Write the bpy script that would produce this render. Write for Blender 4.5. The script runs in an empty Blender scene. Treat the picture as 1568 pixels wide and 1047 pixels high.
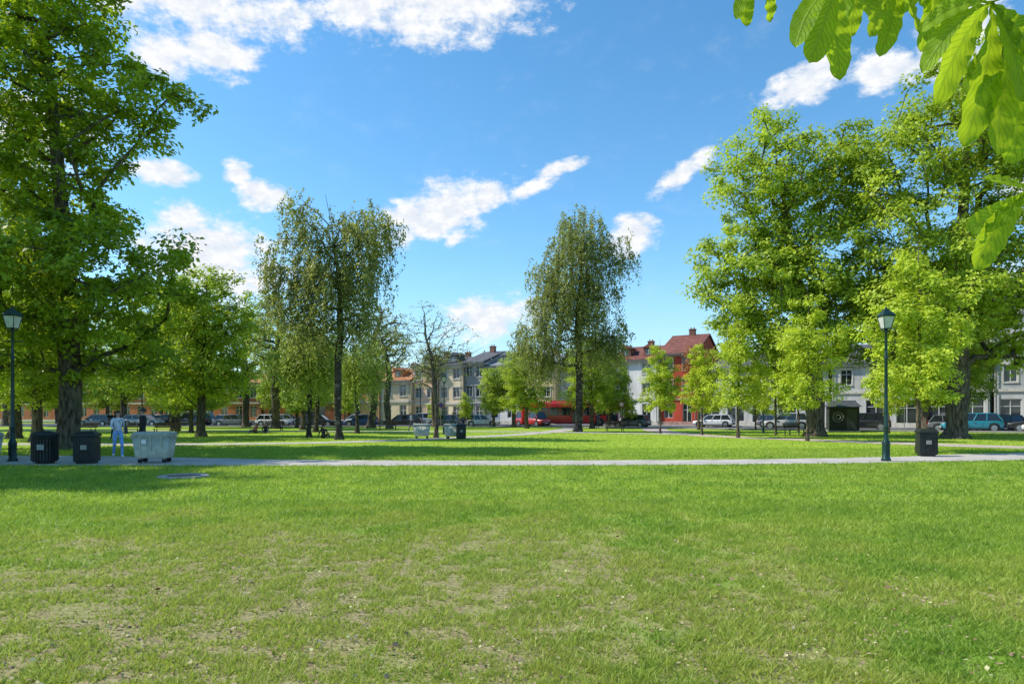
import bpy, math, random
import numpy as np
from mathutils import Vector, Matrix, Quaternion
random.seed(7)
R = math.radians
S = bpy.context.scene
S.view_settings.view_transform='Standard'; S.view_settings.look='None'; S.view_settings.exposure=0
COL = S.collection

# ------------------------------------------------------------------ node helpers
def new_mat(name):
    m=bpy.data.materials.new(name); m.use_nodes=True
    nt=m.node_tree; nt.nodes.clear()
    return m,nt
def N(nt,t,**k):
    n=nt.nodes.new(t)
    for a,b in k.items(): setattr(n,a,b)
    return n
def L(nt,a,b): nt.links.new(a,b)
def mixc(nt,fac,a,b,mode='MIX'):
    n=nt.nodes.new('ShaderNodeMix'); n.data_type='RGBA'; n.blend_type=mode
    for s,v in ((n.inputs[0],fac),(n.inputs[6],a),(n.inputs[7],b)):
        if isinstance(v,(int,float)): s.default_value=v
        elif isinstance(v,(tuple,list)): s.default_value=(*v[:3],1)
        else: L(nt,v,s)
    return n.outputs[2]
def math_(nt,op,a,b=0.0,c=None,clamp=False):
    n=nt.nodes.new('ShaderNodeMath'); n.operation=op; n.use_clamp=clamp
    for i,v in enumerate((a,b,c)):
        if v is None: continue
        if isinstance(v,(int,float)): n.inputs[i].default_value=v
        else: L(nt,v,n.inputs[i])
    return n.outputs[0]
def smooth(nt,v,lo,hi,a=0.0,b=1.0):
    n=nt.nodes.new('ShaderNodeMapRange'); n.interpolation_type='SMOOTHSTEP'
    L(nt,v,n.inputs[0])
    for i,x in enumerate((lo,hi,a,b)): n.inputs[i+1].default_value=x
    return n.outputs[0]
def noise(nt,vec,scale,detail=4,rough=.55):
    n=nt.nodes.new('ShaderNodeTexNoise'); n.inputs['Scale'].default_value=scale
    n.inputs['Detail'].default_value=detail; n.inputs['Roughness'].default_value=rough
    if vec is not None: L(nt,vec,n.inputs['Vector'])
    return n.outputs['Fac']
def pos(nt): return nt.nodes.new('ShaderNodeNewGeometry').outputs['Position']
def objc(nt): return nt.nodes.new('ShaderNodeTexCoord').outputs['Object']
def out(nt,s):
    o=nt.nodes.new('ShaderNodeOutputMaterial'); L(nt,s,o.inputs[0]); return o
def bsdf(nt,col,rough=.6,metal=0.0,spec=.5,normal=None):
    b=nt.nodes.new('ShaderNodeBsdfPrincipled')
    if isinstance(col,(tuple,list)): b.inputs['Base Color'].default_value=(*col[:3],1)
    else: L(nt,col,b.inputs['Base Color'])
    if isinstance(rough,(int,float)): b.inputs['Roughness'].default_value=rough
    else: L(nt,rough,b.inputs['Roughness'])
    b.inputs['Metallic'].default_value=metal
    b.inputs['Specular IOR Level'].default_value=spec
    if normal is not None: L(nt,normal,b.inputs['Normal'])
    return b.outputs[0]
def bump(nt,h,strength=.3,dist=.02):
    n=nt.nodes.new('ShaderNodeBump'); n.inputs['Strength'].default_value=strength
    n.inputs['Distance'].default_value=dist; L(nt,h,n.inputs['Height']); return n.outputs[0]
_mc={}
def simple(name,col,rough=.6,metal=0.0,var=.15,scale=3.0,spec=.5):
    if name in _mc: return _mc[name]
    m,nt=new_mat(name); o=objc(nt); f=noise(nt,o,scale,4,.6)
    dark=tuple(c*(1-var*1.6) for c in col); light=tuple(min(1,c*(1+var)) for c in col)
    c=mixc(nt,smooth(nt,f,.3,.7),dark,light)
    out(nt,bsdf(nt,c,rough,metal,spec)); _mc[name]=m; return m

# ------------------------------------------------------------------ mesh helpers
def link(o,parent=None):
    COL.objects.link(o)
    if parent: o.parent=parent
    return o
def empty(name,loc=(0,0,0),rz=0.0,scale=1.0):
    e=bpy.data.objects.new(name,None); e.location=loc; e.rotation_euler=(0,0,rz)
    e.scale=(scale,)*3; e.empty_display_size=.3; link(e); return e
def np_mesh(name,V,F,mat,tone=None,smoothf=False,uv=None):
    me=bpy.data.meshes.new(name); V=np.asarray(V,np.float32); F=np.asarray(F,np.int32)
    k=F.shape[1]; nf=len(F)
    me.vertices.add(len(V)); me.vertices.foreach_set('co',V.ravel())
    me.loops.add(nf*k); me.loops.foreach_set('vertex_index',F.ravel())
    me.polygons.add(nf); me.polygons.foreach_set('loop_start',np.arange(0,nf*k,k,dtype=np.int32))
    if smoothf: me.polygons.foreach_set('use_smooth',np.ones(nf,bool))
    me.update(calc_edges=True)
    if tone is not None:
        a=me.attributes.new('tone','FLOAT','FACE'); a.data.foreach_set('value',np.asarray(tone,np.float32))
    if uv is not None:
        u=me.uv_layers.new(name='uv'); u.data.foreach_set('uv',np.asarray(uv,np.float32)[F.ravel()].ravel())
    me.materials.append(mat); return me
class MB:
    """mesh builder with several material groups"""
    def __init__(s): s.g={}
    def add(s,key,vs,fs):
        V,F=s.g.setdefault(key,([],[])); n=len(V)
        V.extend([tuple(v) for v in vs]); F.extend([tuple(i+n for i in f) for f in fs])
    def quad(s,key,a,b,c,d): s.add(key,[a,b,c,d],[(0,1,2,3)])
    def box(s,key,x0,x1,y0,y1,z0,z1,M=None):
        vs=[(x0,y0,z0),(x1,y0,z0),(x1,y1,z0),(x0,y1,z0),(x0,y0,z1),(x1,y0,z1),(x1,y1,z1),(x0,y1,z1)]
        if M: vs=[M@Vector(v) for v in vs]
        s.add(key,vs,[(0,3,2,1),(4,5,6,7),(0,1,5,4),(1,2,6,5),(2,3,7,6),(3,0,4,7)])
    def lathe(s,key,prof,c=(0,0,0),n=20,M=None,caps=True):
        vs=[];fs=[]
        for (r,z) in prof:
            for i in range(n):
                a=2*math.pi*(i+.5)/n
                v=Vector((c[0]+math.cos(a)*r,c[1]+math.sin(a)*r,c[2]+z))
                vs.append(M@v if M else v)
        for j in range(len(prof)-1):
            for i in range(n):
                fs.append((j*n+i,j*n+(i+1)%n,(j+1)*n+(i+1)%n,(j+1)*n+i))
        if caps:
            fs.append(tuple(range(n))[::-1]); fs.append(tuple((len(prof)-1)*n+i for i in range(n)))
        s.add(key,vs,fs)
    def loft(s,key,rings,cap=True):
        n=len(rings[0]); vs=[v for r in rings for v in r]; fs=[]
        for j in range(len(rings)-1):
            for i in range(n): fs.append((j*n+i,j*n+(i+1)%n,(j+1)*n+(i+1)%n,(j+1)*n+i))
        if cap: fs.append(tuple(range(n))[::-1]); fs.append(tuple((len(rings)-1)*n+i for i in range(n)))
        s.add(key,vs,fs)
    def make(s,parent,mats,bevel=None,smooth_keys=()):
        for key,(V,F) in s.g.items():
            me=bpy.data.meshes.new(key); me.from_pydata(V,[],F); me.update()
            me.materials.append(mats[key])
            o=link(bpy.data.objects.new(key,me),parent)
            if key in smooth_keys:
                for p in me.polygons: p.use_smooth=True
            if bevel and key in bevel:
                b=o.modifiers.new('bevel','BEVEL'); b.width=bevel[key]; b.segments=3; b.limit_method='ANGLE'; b.angle_limit=R(35)
                for p in me.polygons: p.use_smooth=True
def tube(mb,key,pts,rad,n=8):
    pts=[Vector(p) for p in pts]; rings=[]; up=None
    for i,p in enumerate(pts):
        t=(pts[min(i+1,len(pts)-1)]-pts[max(i-1,0)]).normalized()
        if up is None:
            up=Vector((1,0,0)) if abs(t.x)<.8 else Vector((0,1,0))
        a=(up-t*up.dot(t)).normalized(); up=a; b=t.cross(a)
        r=rad[i] if isinstance(rad,(list,tuple)) else rad
        rings.append([p+(a*math.cos(2*math.pi*k/n)+b*math.sin(2*math.pi*k/n))*r for k in range(n)])
    mb.loft(key,rings)
def vnoise(X,Y,scale,seed,octv=3):
    o=np.zeros(len(X)); amp=1;tot=0
    for k in range(octv):
        g=np.random.RandomState(seed+k).rand(256,256); x=X*scale+seed*3.7; y=Y*scale+seed*1.3
        xi=np.floor(x).astype(int); yi=np.floor(y).astype(int); fx=x-xi; fy=y-yi; fx=fx*fx*(3-2*fx); fy=fy*fy*(3-2*fy)
        a=g[xi%256,yi%256];b=g[(xi+1)%256,yi%256];c=g[xi%256,(yi+1)%256];d=g[(xi+1)%256,(yi+1)%256]
        o+=amp*(a*(1-fx)*(1-fy)+b*fx*(1-fy)+c*(1-fx)*fy+d*fx*fy); tot+=amp; amp*=.55; scale*=2.1
    return o/tot

# ------------------------------------------------------------------ light + sky
SUN_AZ, SUN_EL = -86.0, 46.0
sd=Vector((math.sin(R(SUN_AZ))*math.cos(R(SUN_EL)),math.cos(R(SUN_AZ))*math.cos(R(SUN_EL)),math.sin(R(SUN_EL))))
sl=bpy.data.lights.new('sun','SUN'); sl.energy=5.0; sl.angle=R(.5); sl.color=(1,.95,.84)
so=link(bpy.data.objects.new('sun',sl)); so.rotation_euler=(-sd).to_track_quat('-Z','Y').to_euler(); so.location=(-30,20,60)
W=bpy.data.worlds.new('World'); S.world=W; W.use_nodes=True; nt=W.node_tree; nt.nodes.clear()
sky=N(nt,'ShaderNodeTexSky'); sky.sky_type='NISHITA'; sky.sun_disc=False
sky.sun_elevation=R(SUN_EL); sky.sun_rotation=R(SUN_AZ%360); sky.air_density=1.0; sky.dust_density=.3; sky.ozone_density=3.0
tc=N(nt,'ShaderNodeTexCoord').outputs['Generated']
sep=N(nt,'ShaderNodeSeparateXYZ'); L(nt,tc,sep.inputs[0])
az=math_(nt,'ARCTAN2',sep.outputs[0],sep.outputs[1]); el=math_(nt,'ARCSINE',sep.outputs[2])
cmb=N(nt,'ShaderNodeCombineXYZ'); L(nt,az,cmb.inputs[0]); L(nt,el,cmb.inputs[1])
def ce(px,py,hw,hh,t=0):
    u=(px-784)/1000; v=(633-py)/1000
    return (math.atan(u),math.atan(v/math.sqrt(1+u*u)),hw/1000/(1+u*u),hh/1000/math.sqrt(1+u*u+v*v),R(t))
clouds=[ce(290,0,230,60),ce(245,85,70,45,20),ce(330,80,75,45),ce(640,-5,280,80,4),ce(400,295,56,28),ce(365,266,30,24),
 ce(335,400,140,80,-12),ce(285,335,60,36),ce(680,325,135,50,20),ce(750,300,60,34,30),ce(968,360,50,36),ce(1040,268,66,20,28),
 ce(858,256,46,12,12),ce(1235,126,84,40,10),ce(1348,114,72,42),ce(1470,50,90,60,25),ce(748,487,90,44,10),
 ce(808,290,48,14,18),ce(235,262,70,22),ce(692,369,22,12,40),ce(1700,60,150,60,0),ce(1620,300,120,60),
 ce(60,200,120,70),ce(1560,450,140,50)]
m=None
for (a,e,ra,re,t) in clouds:
    mp=N(nt,'ShaderNodeMapping'); mp.vector_type='TEXTURE'
    mp.inputs['Location'].default_value=(a,e,0); mp.inputs['Rotation'].default_value=(0,0,t); mp.inputs['Scale'].default_value=(ra*1.2,re*1.2,1)
    L(nt,cmb.outputs[0],mp.inputs[0])
    g=N(nt,'ShaderNodeTexGradient'); g.gradient_type='SPHERICAL'; L(nt,mp.outputs[0],g.inputs[0])
    m=g.outputs['Fac'] if m is None else math_(nt,'MAXIMUM',m,g.outputs['Fac'])
mp=N(nt,'ShaderNodeMapping'); mp.inputs['Scale'].default_value=(1,1.7,1); mp.inputs['Rotation'].default_value=(0,0,R(-14)); L(nt,cmb.outputs[0],mp.inputs[0])
n1=noise(nt,mp.outputs[0],13,6,.66); n2=noise(nt,mp.outputs[0],34,5,.65)
dens=math_(nt,'ADD',m,math_(nt,'MULTIPLY',math_(nt,'SUBTRACT',n1,.5),1.9))
dens=math_(nt,'ADD',dens,math_(nt,'MULTIPLY',math_(nt,'SUBTRACT',n2,.5),.9))
cf=math_(nt,'MULTIPLY',smooth(nt,dens,.14,.72),smooth(nt,m,0.0,.2))
veil=math_(nt,'MULTIPLY',smooth(nt,n1,.5,.8),.1)
cf=math_(nt,'MAXIMUM',cf,veil)
hs=N(nt,'ShaderNodeHueSaturation'); hs.inputs['Saturation'].default_value=1.22; hs.inputs['Value'].default_value=1.5; hs.inputs['Hue'].default_value=.490
L(nt,sky.outputs[0],hs.inputs['Color'])
SKYS=.15
skc=mixc(nt,smooth(nt,el,-.02,.25,.6,0.0),hs.outputs[0],tuple(c/SKYS for c in (.42,.68,.92)))
cw=mixc(nt,smooth(nt,n2,.35,.7),tuple(c/SKYS for c in (.80,.86,.95)),tuple(c/SKYS for c in (1.05,1.05,1.05)))
sc=mixc(nt,cf,skc,cw)
bg=N(nt,'ShaderNodeBackground'); bg.inputs[1].default_value=SKYS; L(nt,sc,bg.inputs[0])
wo=N(nt,'ShaderNodeOutputWorld'); L(nt,bg.outputs[0],wo.inputs[0])

# ------------------------------------------------------------------ camera
cam=bpy.data.cameras.new('camera'); cam.sensor_width=36; cam.lens=36*1000/1568; cam.shift_y=(633-523.5)/1568
cam.clip_end=5000; cam.clip_start=.05
co=link(bpy.data.objects.new('camera',cam)); co.location=(0,0,1.6); co.rotation_euler=(R(90),0,0); S.camera=co

# ------------------------------------------------------------------ ground colour group
def grass_color(nt):
    P=pos(nt)
    big=noise(nt,P,.12,2,.5); mid=noise(nt,P,.8,4,.65); fine=noise(nt,P,9,3,.65)
    g1=(.20,.335,.032); g2=(.38,.50,.05); ol=(.42,.43,.085); br=(.38,.30,.18)
    c=mixc(nt,smooth(nt,mid,.35,.65),g1,g2)
    c=mixc(nt,smooth(nt,fine,.45,.7,0,.5),c,(.09,.18,.022))
    mp=N(nt,'ShaderNodeMapping'); mp.vector_type='TEXTURE'; mp.inputs['Location'].default_value=(-1.9,5.4,0); mp.inputs['Scale'].default_value=(10,8.0,50)
    L(nt,P,mp.inputs[0]); g=N(nt,'ShaderNodeTexGradient'); g.gradient_type='SPHERICAL'; L(nt,mp.outputs[0],g.inputs[0])
    w=math_(nt,'ADD',g.outputs['Fac'],math_(nt,'MULTIPLY',math_(nt,'SUBTRACT',mid,.5),2.2))
    worn=smooth(nt,w,.1,.85)
    c=mixc(nt,math_(nt,'MULTIPLY',worn,.7),c,ol)
    c=mixc(nt,math_(nt,'MULTIPLY',smooth(nt,big,.5,.7),.35),c,ol)
    sp=N(nt,'ShaderNodeSeparateXYZ'); L(nt,P,sp.inputs[0])
    far=smooth(nt,sp.outputs[1],20,34)
    c=mixc(nt,math_(nt,'MULTIPLY',far,.7),c,(.37,.50,.045))
    return c,worn,fine,br
m_ground,nt=new_mat('lawn_soil')
c,d,fine,br=grass_color(nt)
c=mixc(nt,smooth(nt,fine,.3,.6),mixc(nt,.4,c,(.06,.10,.02)),c)
c=mixc(nt,math_(nt,'MULTIPLY',d,.8),c,mixc(nt,smooth(nt,noise(nt,pos(nt),22,4,.7),.35,.65),(.15,.12,.07),br))
out(nt,bsdf(nt,c,.95,0,.1))
def foliage_mat(name,c1,c2,tr,trf=.4,rough=.45):
    m,nt=new_mat(name)
    at=N(nt,'ShaderNodeAttribute'); at.attribute_name='tone'
    c=mixc(nt,at.outputs['Fac'],c1,c2)
    b=bsdf(nt,c,rough,0,.4)
    t=N(nt,'ShaderNodeBsdfTranslucent'); L(nt,mixc(nt,1.0,c,tr,'MULTIPLY'),t.inputs[0])
    mx=N(nt,'ShaderNodeMixShader'); mx.inputs[0].default_value=trf; L(nt,b,mx.inputs[1]); L(nt,t.outputs[0],mx.inputs[2])
    out(nt,mx.outputs[0]); return m
m_blade,nt=new_mat('grass_blades')
c,d,fine,br=grass_color(nt)
at=N(nt,'ShaderNodeAttribute'); at.attribute_name='tone'
c=mixc(nt,smooth(nt,at.outputs['Fac'],0,.5,.55,.0),c,(.08,.16,.02))
c=mixc(nt,smooth(nt,at.outputs['Fac'],.5,1,.0,.6),c,(.58,.70,.13))
c=mixc(nt,math_(nt,'MULTIPLY',smooth(nt,at.outputs['Fac'],.93,.96),.6),c,(.62,.54,.28))
b=bsdf(nt,c,.5,0,.35); t=N(nt,'ShaderNodeBsdfTranslucent'); L(nt,mixc(nt,.3,c,(.55,.72,.06)),t.inputs[0])
mx=N(nt,'ShaderNodeMixShader'); mx.inputs[0].default_value=.45; L(nt,b,mx.inputs[1]); L(nt,t.outputs[0],mx.inputs[2]); out(nt,mx.outputs[0])

me=bpy.data.meshes.new('ground'); me.from_pydata([(-1500,-600,0),(1500,-600,0),(1500,2500,0),(-1500,2500,0)],[],[(0,1,2,3)]); me.materials.append(m_ground)
link(bpy.data.objects.new('ground',me))

# ------------------------------------------------------------------ paths / streets
def resample(pts,step):
    o=[]
    P=[np.array(p,float) for p in pts]; n=len(P)
    for i in range(n-1):
        p0=P[max(i-1,0)];p1=P[i];p2=P[i+1];p3=P[min(i+2,n-1)]
        k=max(2,int(np.linalg.norm(p2[:2]-p1[:2])/step)) if step!=.8 else max(2,int(np.linalg.norm(p2-p1)/step))
        for j in range(k):
            t=j/k; o.append(.5*((2*p1)+(-p0+p2)*t+(2*p0-5*p1+4*p2-p3)*t*t+(-p0+3*p1-3*p2+p3)*t**3))
    o.append(P[-1]); return o
PATHS=[]
def ribbon(name,pts,mat,z,rag=.10,step=.35,seed=1):
    rs=np.random.RandomState(seed); q=resample(pts,step); V=[];F=[]
    for i,p in enumerate(q):
        a=q[min(i+1,len(q)-1)]-q[max(i-1,0)]; t=a[:2]/np.linalg.norm(a[:2]); nn=np.array([-t[1],t[0]])
        w=p[2]/2
        l=p[:2]+nn*(w+rs.uniform(-rag,rag)); r=p[:2]-nn*(w+rs.uniform(-rag,rag))
        V+= [(l[0],l[1],z),(r[0],r[1],z)]
        if i: F.append((2*i-2,2*i-1,2*i+1,2*i))
    me=bpy.data.meshes.new(name); me.from_pydata(V,[],F); me.materials.append(mat); link(bpy.data.objects.new(name,me))
    PATHS.append(np.array(q))
def gravel(name,a,b):
    m,nt=new_mat(name)
    P=pos(nt); c=mixc(nt,smooth(nt,noise(nt,P,1.2,5,.6),.3,.7),a,b)
    c=mixc(nt,smooth(nt,noise(nt,P,40,4,.7),.45,.62,0,.35),c,(.28,.24,.2))
    out(nt,bsdf(nt,c,.9,0,.2,bump(nt,noise(nt,P,60,5,.7),.5,.01))); return m
m_path=gravel('gravel_path',(.44,.39,.35),(.60,.54,.48)); m_path2=gravel('pink_gravel_path',(.46,.36,.30),(.60,.49,.42))
ribbon('footpath',[(-60,24,5),(-30,22.9,5),(-17,22.4,4.6),(-12,21.9,3.6),(-8,21.3,2.6),(-2,21.1,2.1),(4,21.3,2.1),(9,21.8,2.2),(14.2,22.9,2.4),(19,24.4,3.2),(30,27.5,3.4),(60,36,3.4)],m_path,.006,seed=1)
ribbon('footpath',[(-70,35,2.4),(-25,34,2.2),(-15,34.3,2),(-9,37,2),(-3,44,1.9),(2,53,1.9),(6,68,1.9),(7,78,2)],m_path,.010,seed=2)
ribbon('footpath',[(30,27.2,3.2),(25,29.5,3.2),(21,34.5,3),(17.5,40,2.6),(14,47,2.4),(13.5,60,2.4),(16,74,2.4)],m_path2,.014,seed=3)
ribbon('footpath',[(-90,64,2.2),(-40,62,2.2),(-15,58,2.2),(0,57,2.2),(13,50,2.2)],m_path,.018,seed=4)
m_asph,nt=new_mat('asphalt')
P=pos(nt); c=mixc(nt,smooth(nt,noise(nt,P,.6,5),.3,.7),(.05,.05,.052),(.085,.083,.08))
out(nt,bsdf(nt,c,.85,0,.3,bump(nt,noise(nt,P,50,4),.3,.01)))
m_pave=simple('paving_slabs',(.3,.29,.28),.85,0,.15,.8)
m_kerb=simple('kerb_granite',(.38,.37,.36),.8,0,.15,2)
m_line=simple('road_paint',(.75,.75,.72),.7,0,.1,4)
ST=[(-160,90),(-60,86.5),(0,84),(10,81),(60,50),(130,5)]
def off(pts,d):
    q=resample([(x,y,0) for x,y in pts],3); o=[]
    for i,p in enumerate(q):
        a=q[min(i+1,len(q)-1)]-q[max(i-1,0)]; t=a[:2]/np.linalg.norm(a[:2])
        o.append((p[0]-t[1]*d,p[1]+t[0]*d))
    return o
def strip(name,pts,d0,d1,z0,z1,mat,dash=None):
    a=off(pts,d0);b=off(pts,d1);V=[];F=[]
    for i in range(len(a)):
        V+=[(*a[i],z1),(*b[i],z1),(*a[i],z0),(*b[i],z0)]
        if i and not (dash and i%dash):
            k=4*i; F+=[(k-4,k,k+1,k-3)]
            if z1-z0>.02: F+=[(k-2,k+2,k,k-4),(k-3,k+1,k+3,k-1)]
    me=bpy.data.meshes.new(name); me.from_pydata(V,[],F); me.materials.append(mat); link(bpy.data.objects.new(name,me))
strip('street',ST,-5.5,5.5,.022,.022,m_asph)
strip('road_centre_line',ST,-.06,.06,.027,.027,m_line,2)
strip('kerb',ST,-5.7,-5.5,0,.13,m_kerb); strip('kerb',ST,5.5,5.7,0,.13,m_kerb)
strip('pavement',ST,5.7,10.5,0,.126,m_pave); strip('pavement',ST,-7.6,-5.7,0,.126,m_pave)

# ------------------------------------------------------------------ grass blades
def path_mask(X,Y):
    ok=np.ones(len(X),bool)
    for q in PATHS:
        for i in range(0,len(q)):
            p=q[i]
            if abs(p[0])>70: continue
            s=(np.abs(X-p[0])<3.2)&(np.abs(Y-p[1])<3.2)&ok
            idx=np.nonzero(s)[0]
            if len(idx):
                d=np.hypot(X[idx]-p[0],Y[idx]-p[1]); ok[idx[d<p[2]/2+.02]]=False
    return ok
def wornf(X,Y):
    return np.clip(np.exp(-(((X+1.9)/6.2)**2+((Y-5.6)/4.2)**2))*.95+(vnoise(X,Y,.45,5)-.5)*1.8-.12,0,1)
rs=np.random.RandomState(3)
def grass(d0,d1,n,h,w,power):
    u=rs.rand(n); k=2-power
    D=(d0**k+u*(d1**k-d0**k))**(1/k)
    X=rs.uniform(-1,1,n)*(D*.83+1.2); Y=D
    g=vnoise(X,Y,1.6,11); g2=vnoise(X,Y,7,21); worn=wornf(X,Y)
    keep=rs.rand(n)<np.clip(1.0-.3*(g<.42)-.8*worn*np.clip((.58-g2)*5,0,1)-.4*np.clip((.4-g2)*5,0,1),.08,1)
    keep&=path_mask(X,Y); keep&=np.hypot(X+8.3,Y-16.5)>.62
    X,Y,D,g,g2,worn=X[keep],Y[keep],D[keep],g[keep],g2[keep],worn[keep]; n=len(X)
    a=rs.uniform(0,2*math.pi,n); sc=(D/d0)**.35
    H=h*rs.uniform(.45,1.3,n)*(.45+1.1*g2)*(1-.35*worn)*sc**.5; Wd=w*rs.uniform(.7,1.3,n)*sc
    la=rs.uniform(0,2*math.pi,n); lm=H*rs.uniform(.3,1.5,n)
    base=np.stack([X,Y,np.zeros(n)],1); side=np.stack([np.cos(a)*Wd/2,np.sin(a)*Wd/2,np.zeros(n)],1)
    tip=base+np.stack([np.cos(la)*lm,np.sin(la)*lm,H],1)
    V=np.stack([base-side,base+side,tip],1).reshape(-1,3); F=np.arange(3*n).reshape(-1,3)
    return V,F,np.clip(rs.rand(n)*.8+(g2-.3)*.5,0,1)
parts=[grass(3.3,12,370000,.052,.0095,1.35),grass(12,30,200000,.065,.02,1.4),grass(30,60,50000,.06,.04,1.3)]
off_=0;Vs=[];Fs=[];Ts=[]
for V,F,T in parts: Vs.append(V);Fs.append(F+off_);Ts.append(T);off_+=len(V)
link(bpy.data.objects.new('grass',np_mesh('grass',np.vstack(Vs),np.vstack(Fs),m_blade,np.concatenate(Ts))))
m_litter,nt=new_mat('dry_leaf_litter'); at=N(nt,'ShaderNodeAttribute'); at.attribute_name='tone'
cr=N(nt,'ShaderNodeValToRGB'); L(nt,at.outputs['Fac'],cr.inputs[0]); e=cr.color_ramp.elements
e[0].color=(.20,.12,.07,1); e[1].color=(.58,.58,.30,1); x=cr.color_ramp.elements.new(.55); x.color=(.38,.27,.17,1); x=cr.color_ramp.elements.new(.85); x.color=(.46,.40,.22,1)
out(nt,bsdf(nt,cr.outputs[0],.8,0,.2))
n=52000; D=3.4*(18/3.4)**rs.rand(n); X=rs.uniform(-1,1,n)*(D*.83+1); Y=D
worn=wornf(X,Y); g2=vnoise(X,Y,7,21); g3=vnoise(X,Y,2.2,41)
k=(rs.rand(n)<(.04+.9*worn*np.clip((.6-g2)*3,0,1)*np.clip((g3-.35)*4,0,1)))&path_mask(X,Y); X,Y=X[k],Y[k]; n=len(X)
a=rs.uniform(0,6.28,n); l=rs.uniform(.006,.02,n)*(1+.8*(rs.rand(n)>.95)); z=rs.uniform(.012,.04,n)
c0=np.stack([X,Y,z],1); d1=np.stack([np.cos(a)*l,np.sin(a)*l,rs.uniform(-.3,.3,n)*l],1); d2=np.stack([-np.sin(a)*l*.5,np.cos(a)*l*.5,rs.uniform(-.5,.5,n)*l],1)
V=np.stack([c0-d1,c0-d2,c0+d1,c0+d2],1).reshape(-1,3)
link(bpy.data.objects.new('leaf_litter',np_mesh('leaf_litter',V,np.arange(4*n).reshape(-1,4),m_litter,rs.rand(n))))

# ------------------------------------------------------------------ trees
m_bark,nt=new_mat('bark'); o=objc(nt)
mp=N(nt,'ShaderNodeMapping'); mp.inputs['Scale'].default_value=(1,1,.25); L(nt,o,mp.inputs[0])
f=noise(nt,mp.outputs[0],9,6,.65); c=mixc(nt,smooth(nt,f,.35,.65),(.04,.03,.024),(.18,.145,.11))
c=mixc(nt,smooth(nt,noise(nt,o,1.2,2),.5,.7,0,.5),c,(.11,.12,.06))
out(nt,bsdf(nt,c,.9,0,.2,bump(nt,f,.9,.06)))
m_barkb,nt=new_mat('birch_bark'); o=objc(nt)
mp=N(nt,'ShaderNodeMapping'); mp.inputs['Scale'].default_value=(1,1,1.6); L(nt,o,mp.inputs[0])
f=noise(nt,mp.outputs[0],3,5,.65); c=mixc(nt,smooth(nt,f,.5,.66),(.045,.038,.032),(.19,.175,.155)); out(nt,bsdf(nt,c,.85,0,.2))
M_CH=foliage_mat('chestnut_leaves',(.17,.25,.018),(.42,.53,.035),(1.25,1.25,.7),.46)
M_CHB=foliage_mat('bright_chestnut_leaves',(.24,.34,.025),(.58,.69,.07),(1.08,1.08,.7),.45)
M_LI=foliage_mat('lime_tree_leaves',(.38,.48,.03),(.66,.76,.08),(1.05,1.05,.6),.45)
M_BI=foliage_mat('birch_leaves',(.17,.20,.06),(.40,.43,.14),(1.25,1.25,.8),.42)
M_WI=foliage_mat('willow_leaves',(.28,.36,.06),(.52,.60,.14),(1.1,1.1,.8),.42)
M_RE=foliage_mat('copper_leaves',(.24,.10,.03),(.46,.21,.06),(1.3,1.1,.8),.4)

def sample_clumps(rs,blobs,n,mind,edge=.5):
    vol=np.array([b[3]*b[4]*b[5] for b in blobs]); vol=vol/vol.sum(); pts=[]
    tries=0
    while len(pts)<n and tries<n*25:
        tries+=1; b=blobs[rs.choice(len(blobs),p=vol)]
        d=rs.normal(size=3); d/=np.linalg.norm(d)
        r=rs.rand()**edge*(.92+.12*math.sin(5*d[0]+3*d[2]+b[0])*math.cos(4*d[1]+2*b[2]))
        p=np.array(b[:3])+d*r*np.array(b[3:6])
        if pts and np.min(np.linalg.norm(np.array(pts)-p,axis=1))<mind: continue
        pts.append(p)
    return np.array(pts)
def skeleton(rs,trunk,cl,rbase,seg=1.0,down=1.2,jit=.12,rtip=.012):
    nodes=[np.array(p,float) for p in trunk]; par=[-1]+list(range(len(trunk)-1)); nt0=len(trunk)
    start=max(1,int(nt0*.2)); axis=np.array(trunk)
    order=np.argsort([np.min(np.linalg.norm(axis-c,axis=1)) for c in cl])
    tips=[]
    for ci in order:
        c=cl[ci]; A=np.array(nodes); dv=c-A; d=np.linalg.norm(dv,axis=1)+1e-6
        cost=d*(1+down*np.maximum(0,.15-dv[:,2]/d)); cost[:start]=1e9
        b=int(np.argmin(cost)); k=max(1,int(d[b]/seg)); p0=A[b]; last=b
        sag=np.array([0,0,.10*d[b]])
        for j in range(1,k+1):
            t=j/k; q=p0+(c-p0)*t+sag*math.sin(math.pi*t)+(rs.normal(size=3)*jit*(t<1))
            nodes.append(q); par.append(last); last=len(nodes)-1
        tips.append(last)
    n=len(nodes); cnt=np.zeros(n); cnt[tips]+=1; ch=[[] for _ in range(n)]
    for i in range(n-1,0,-1): cnt[par[i]]+=cnt[i]; ch[par[i]].append(i)
    tot=cnt[0]; rad=np.maximum(rtip,rbase*(np.maximum(cnt,1)/tot)**.5)
    return np.array(nodes),par,ch,cnt,rad,nt0
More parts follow.
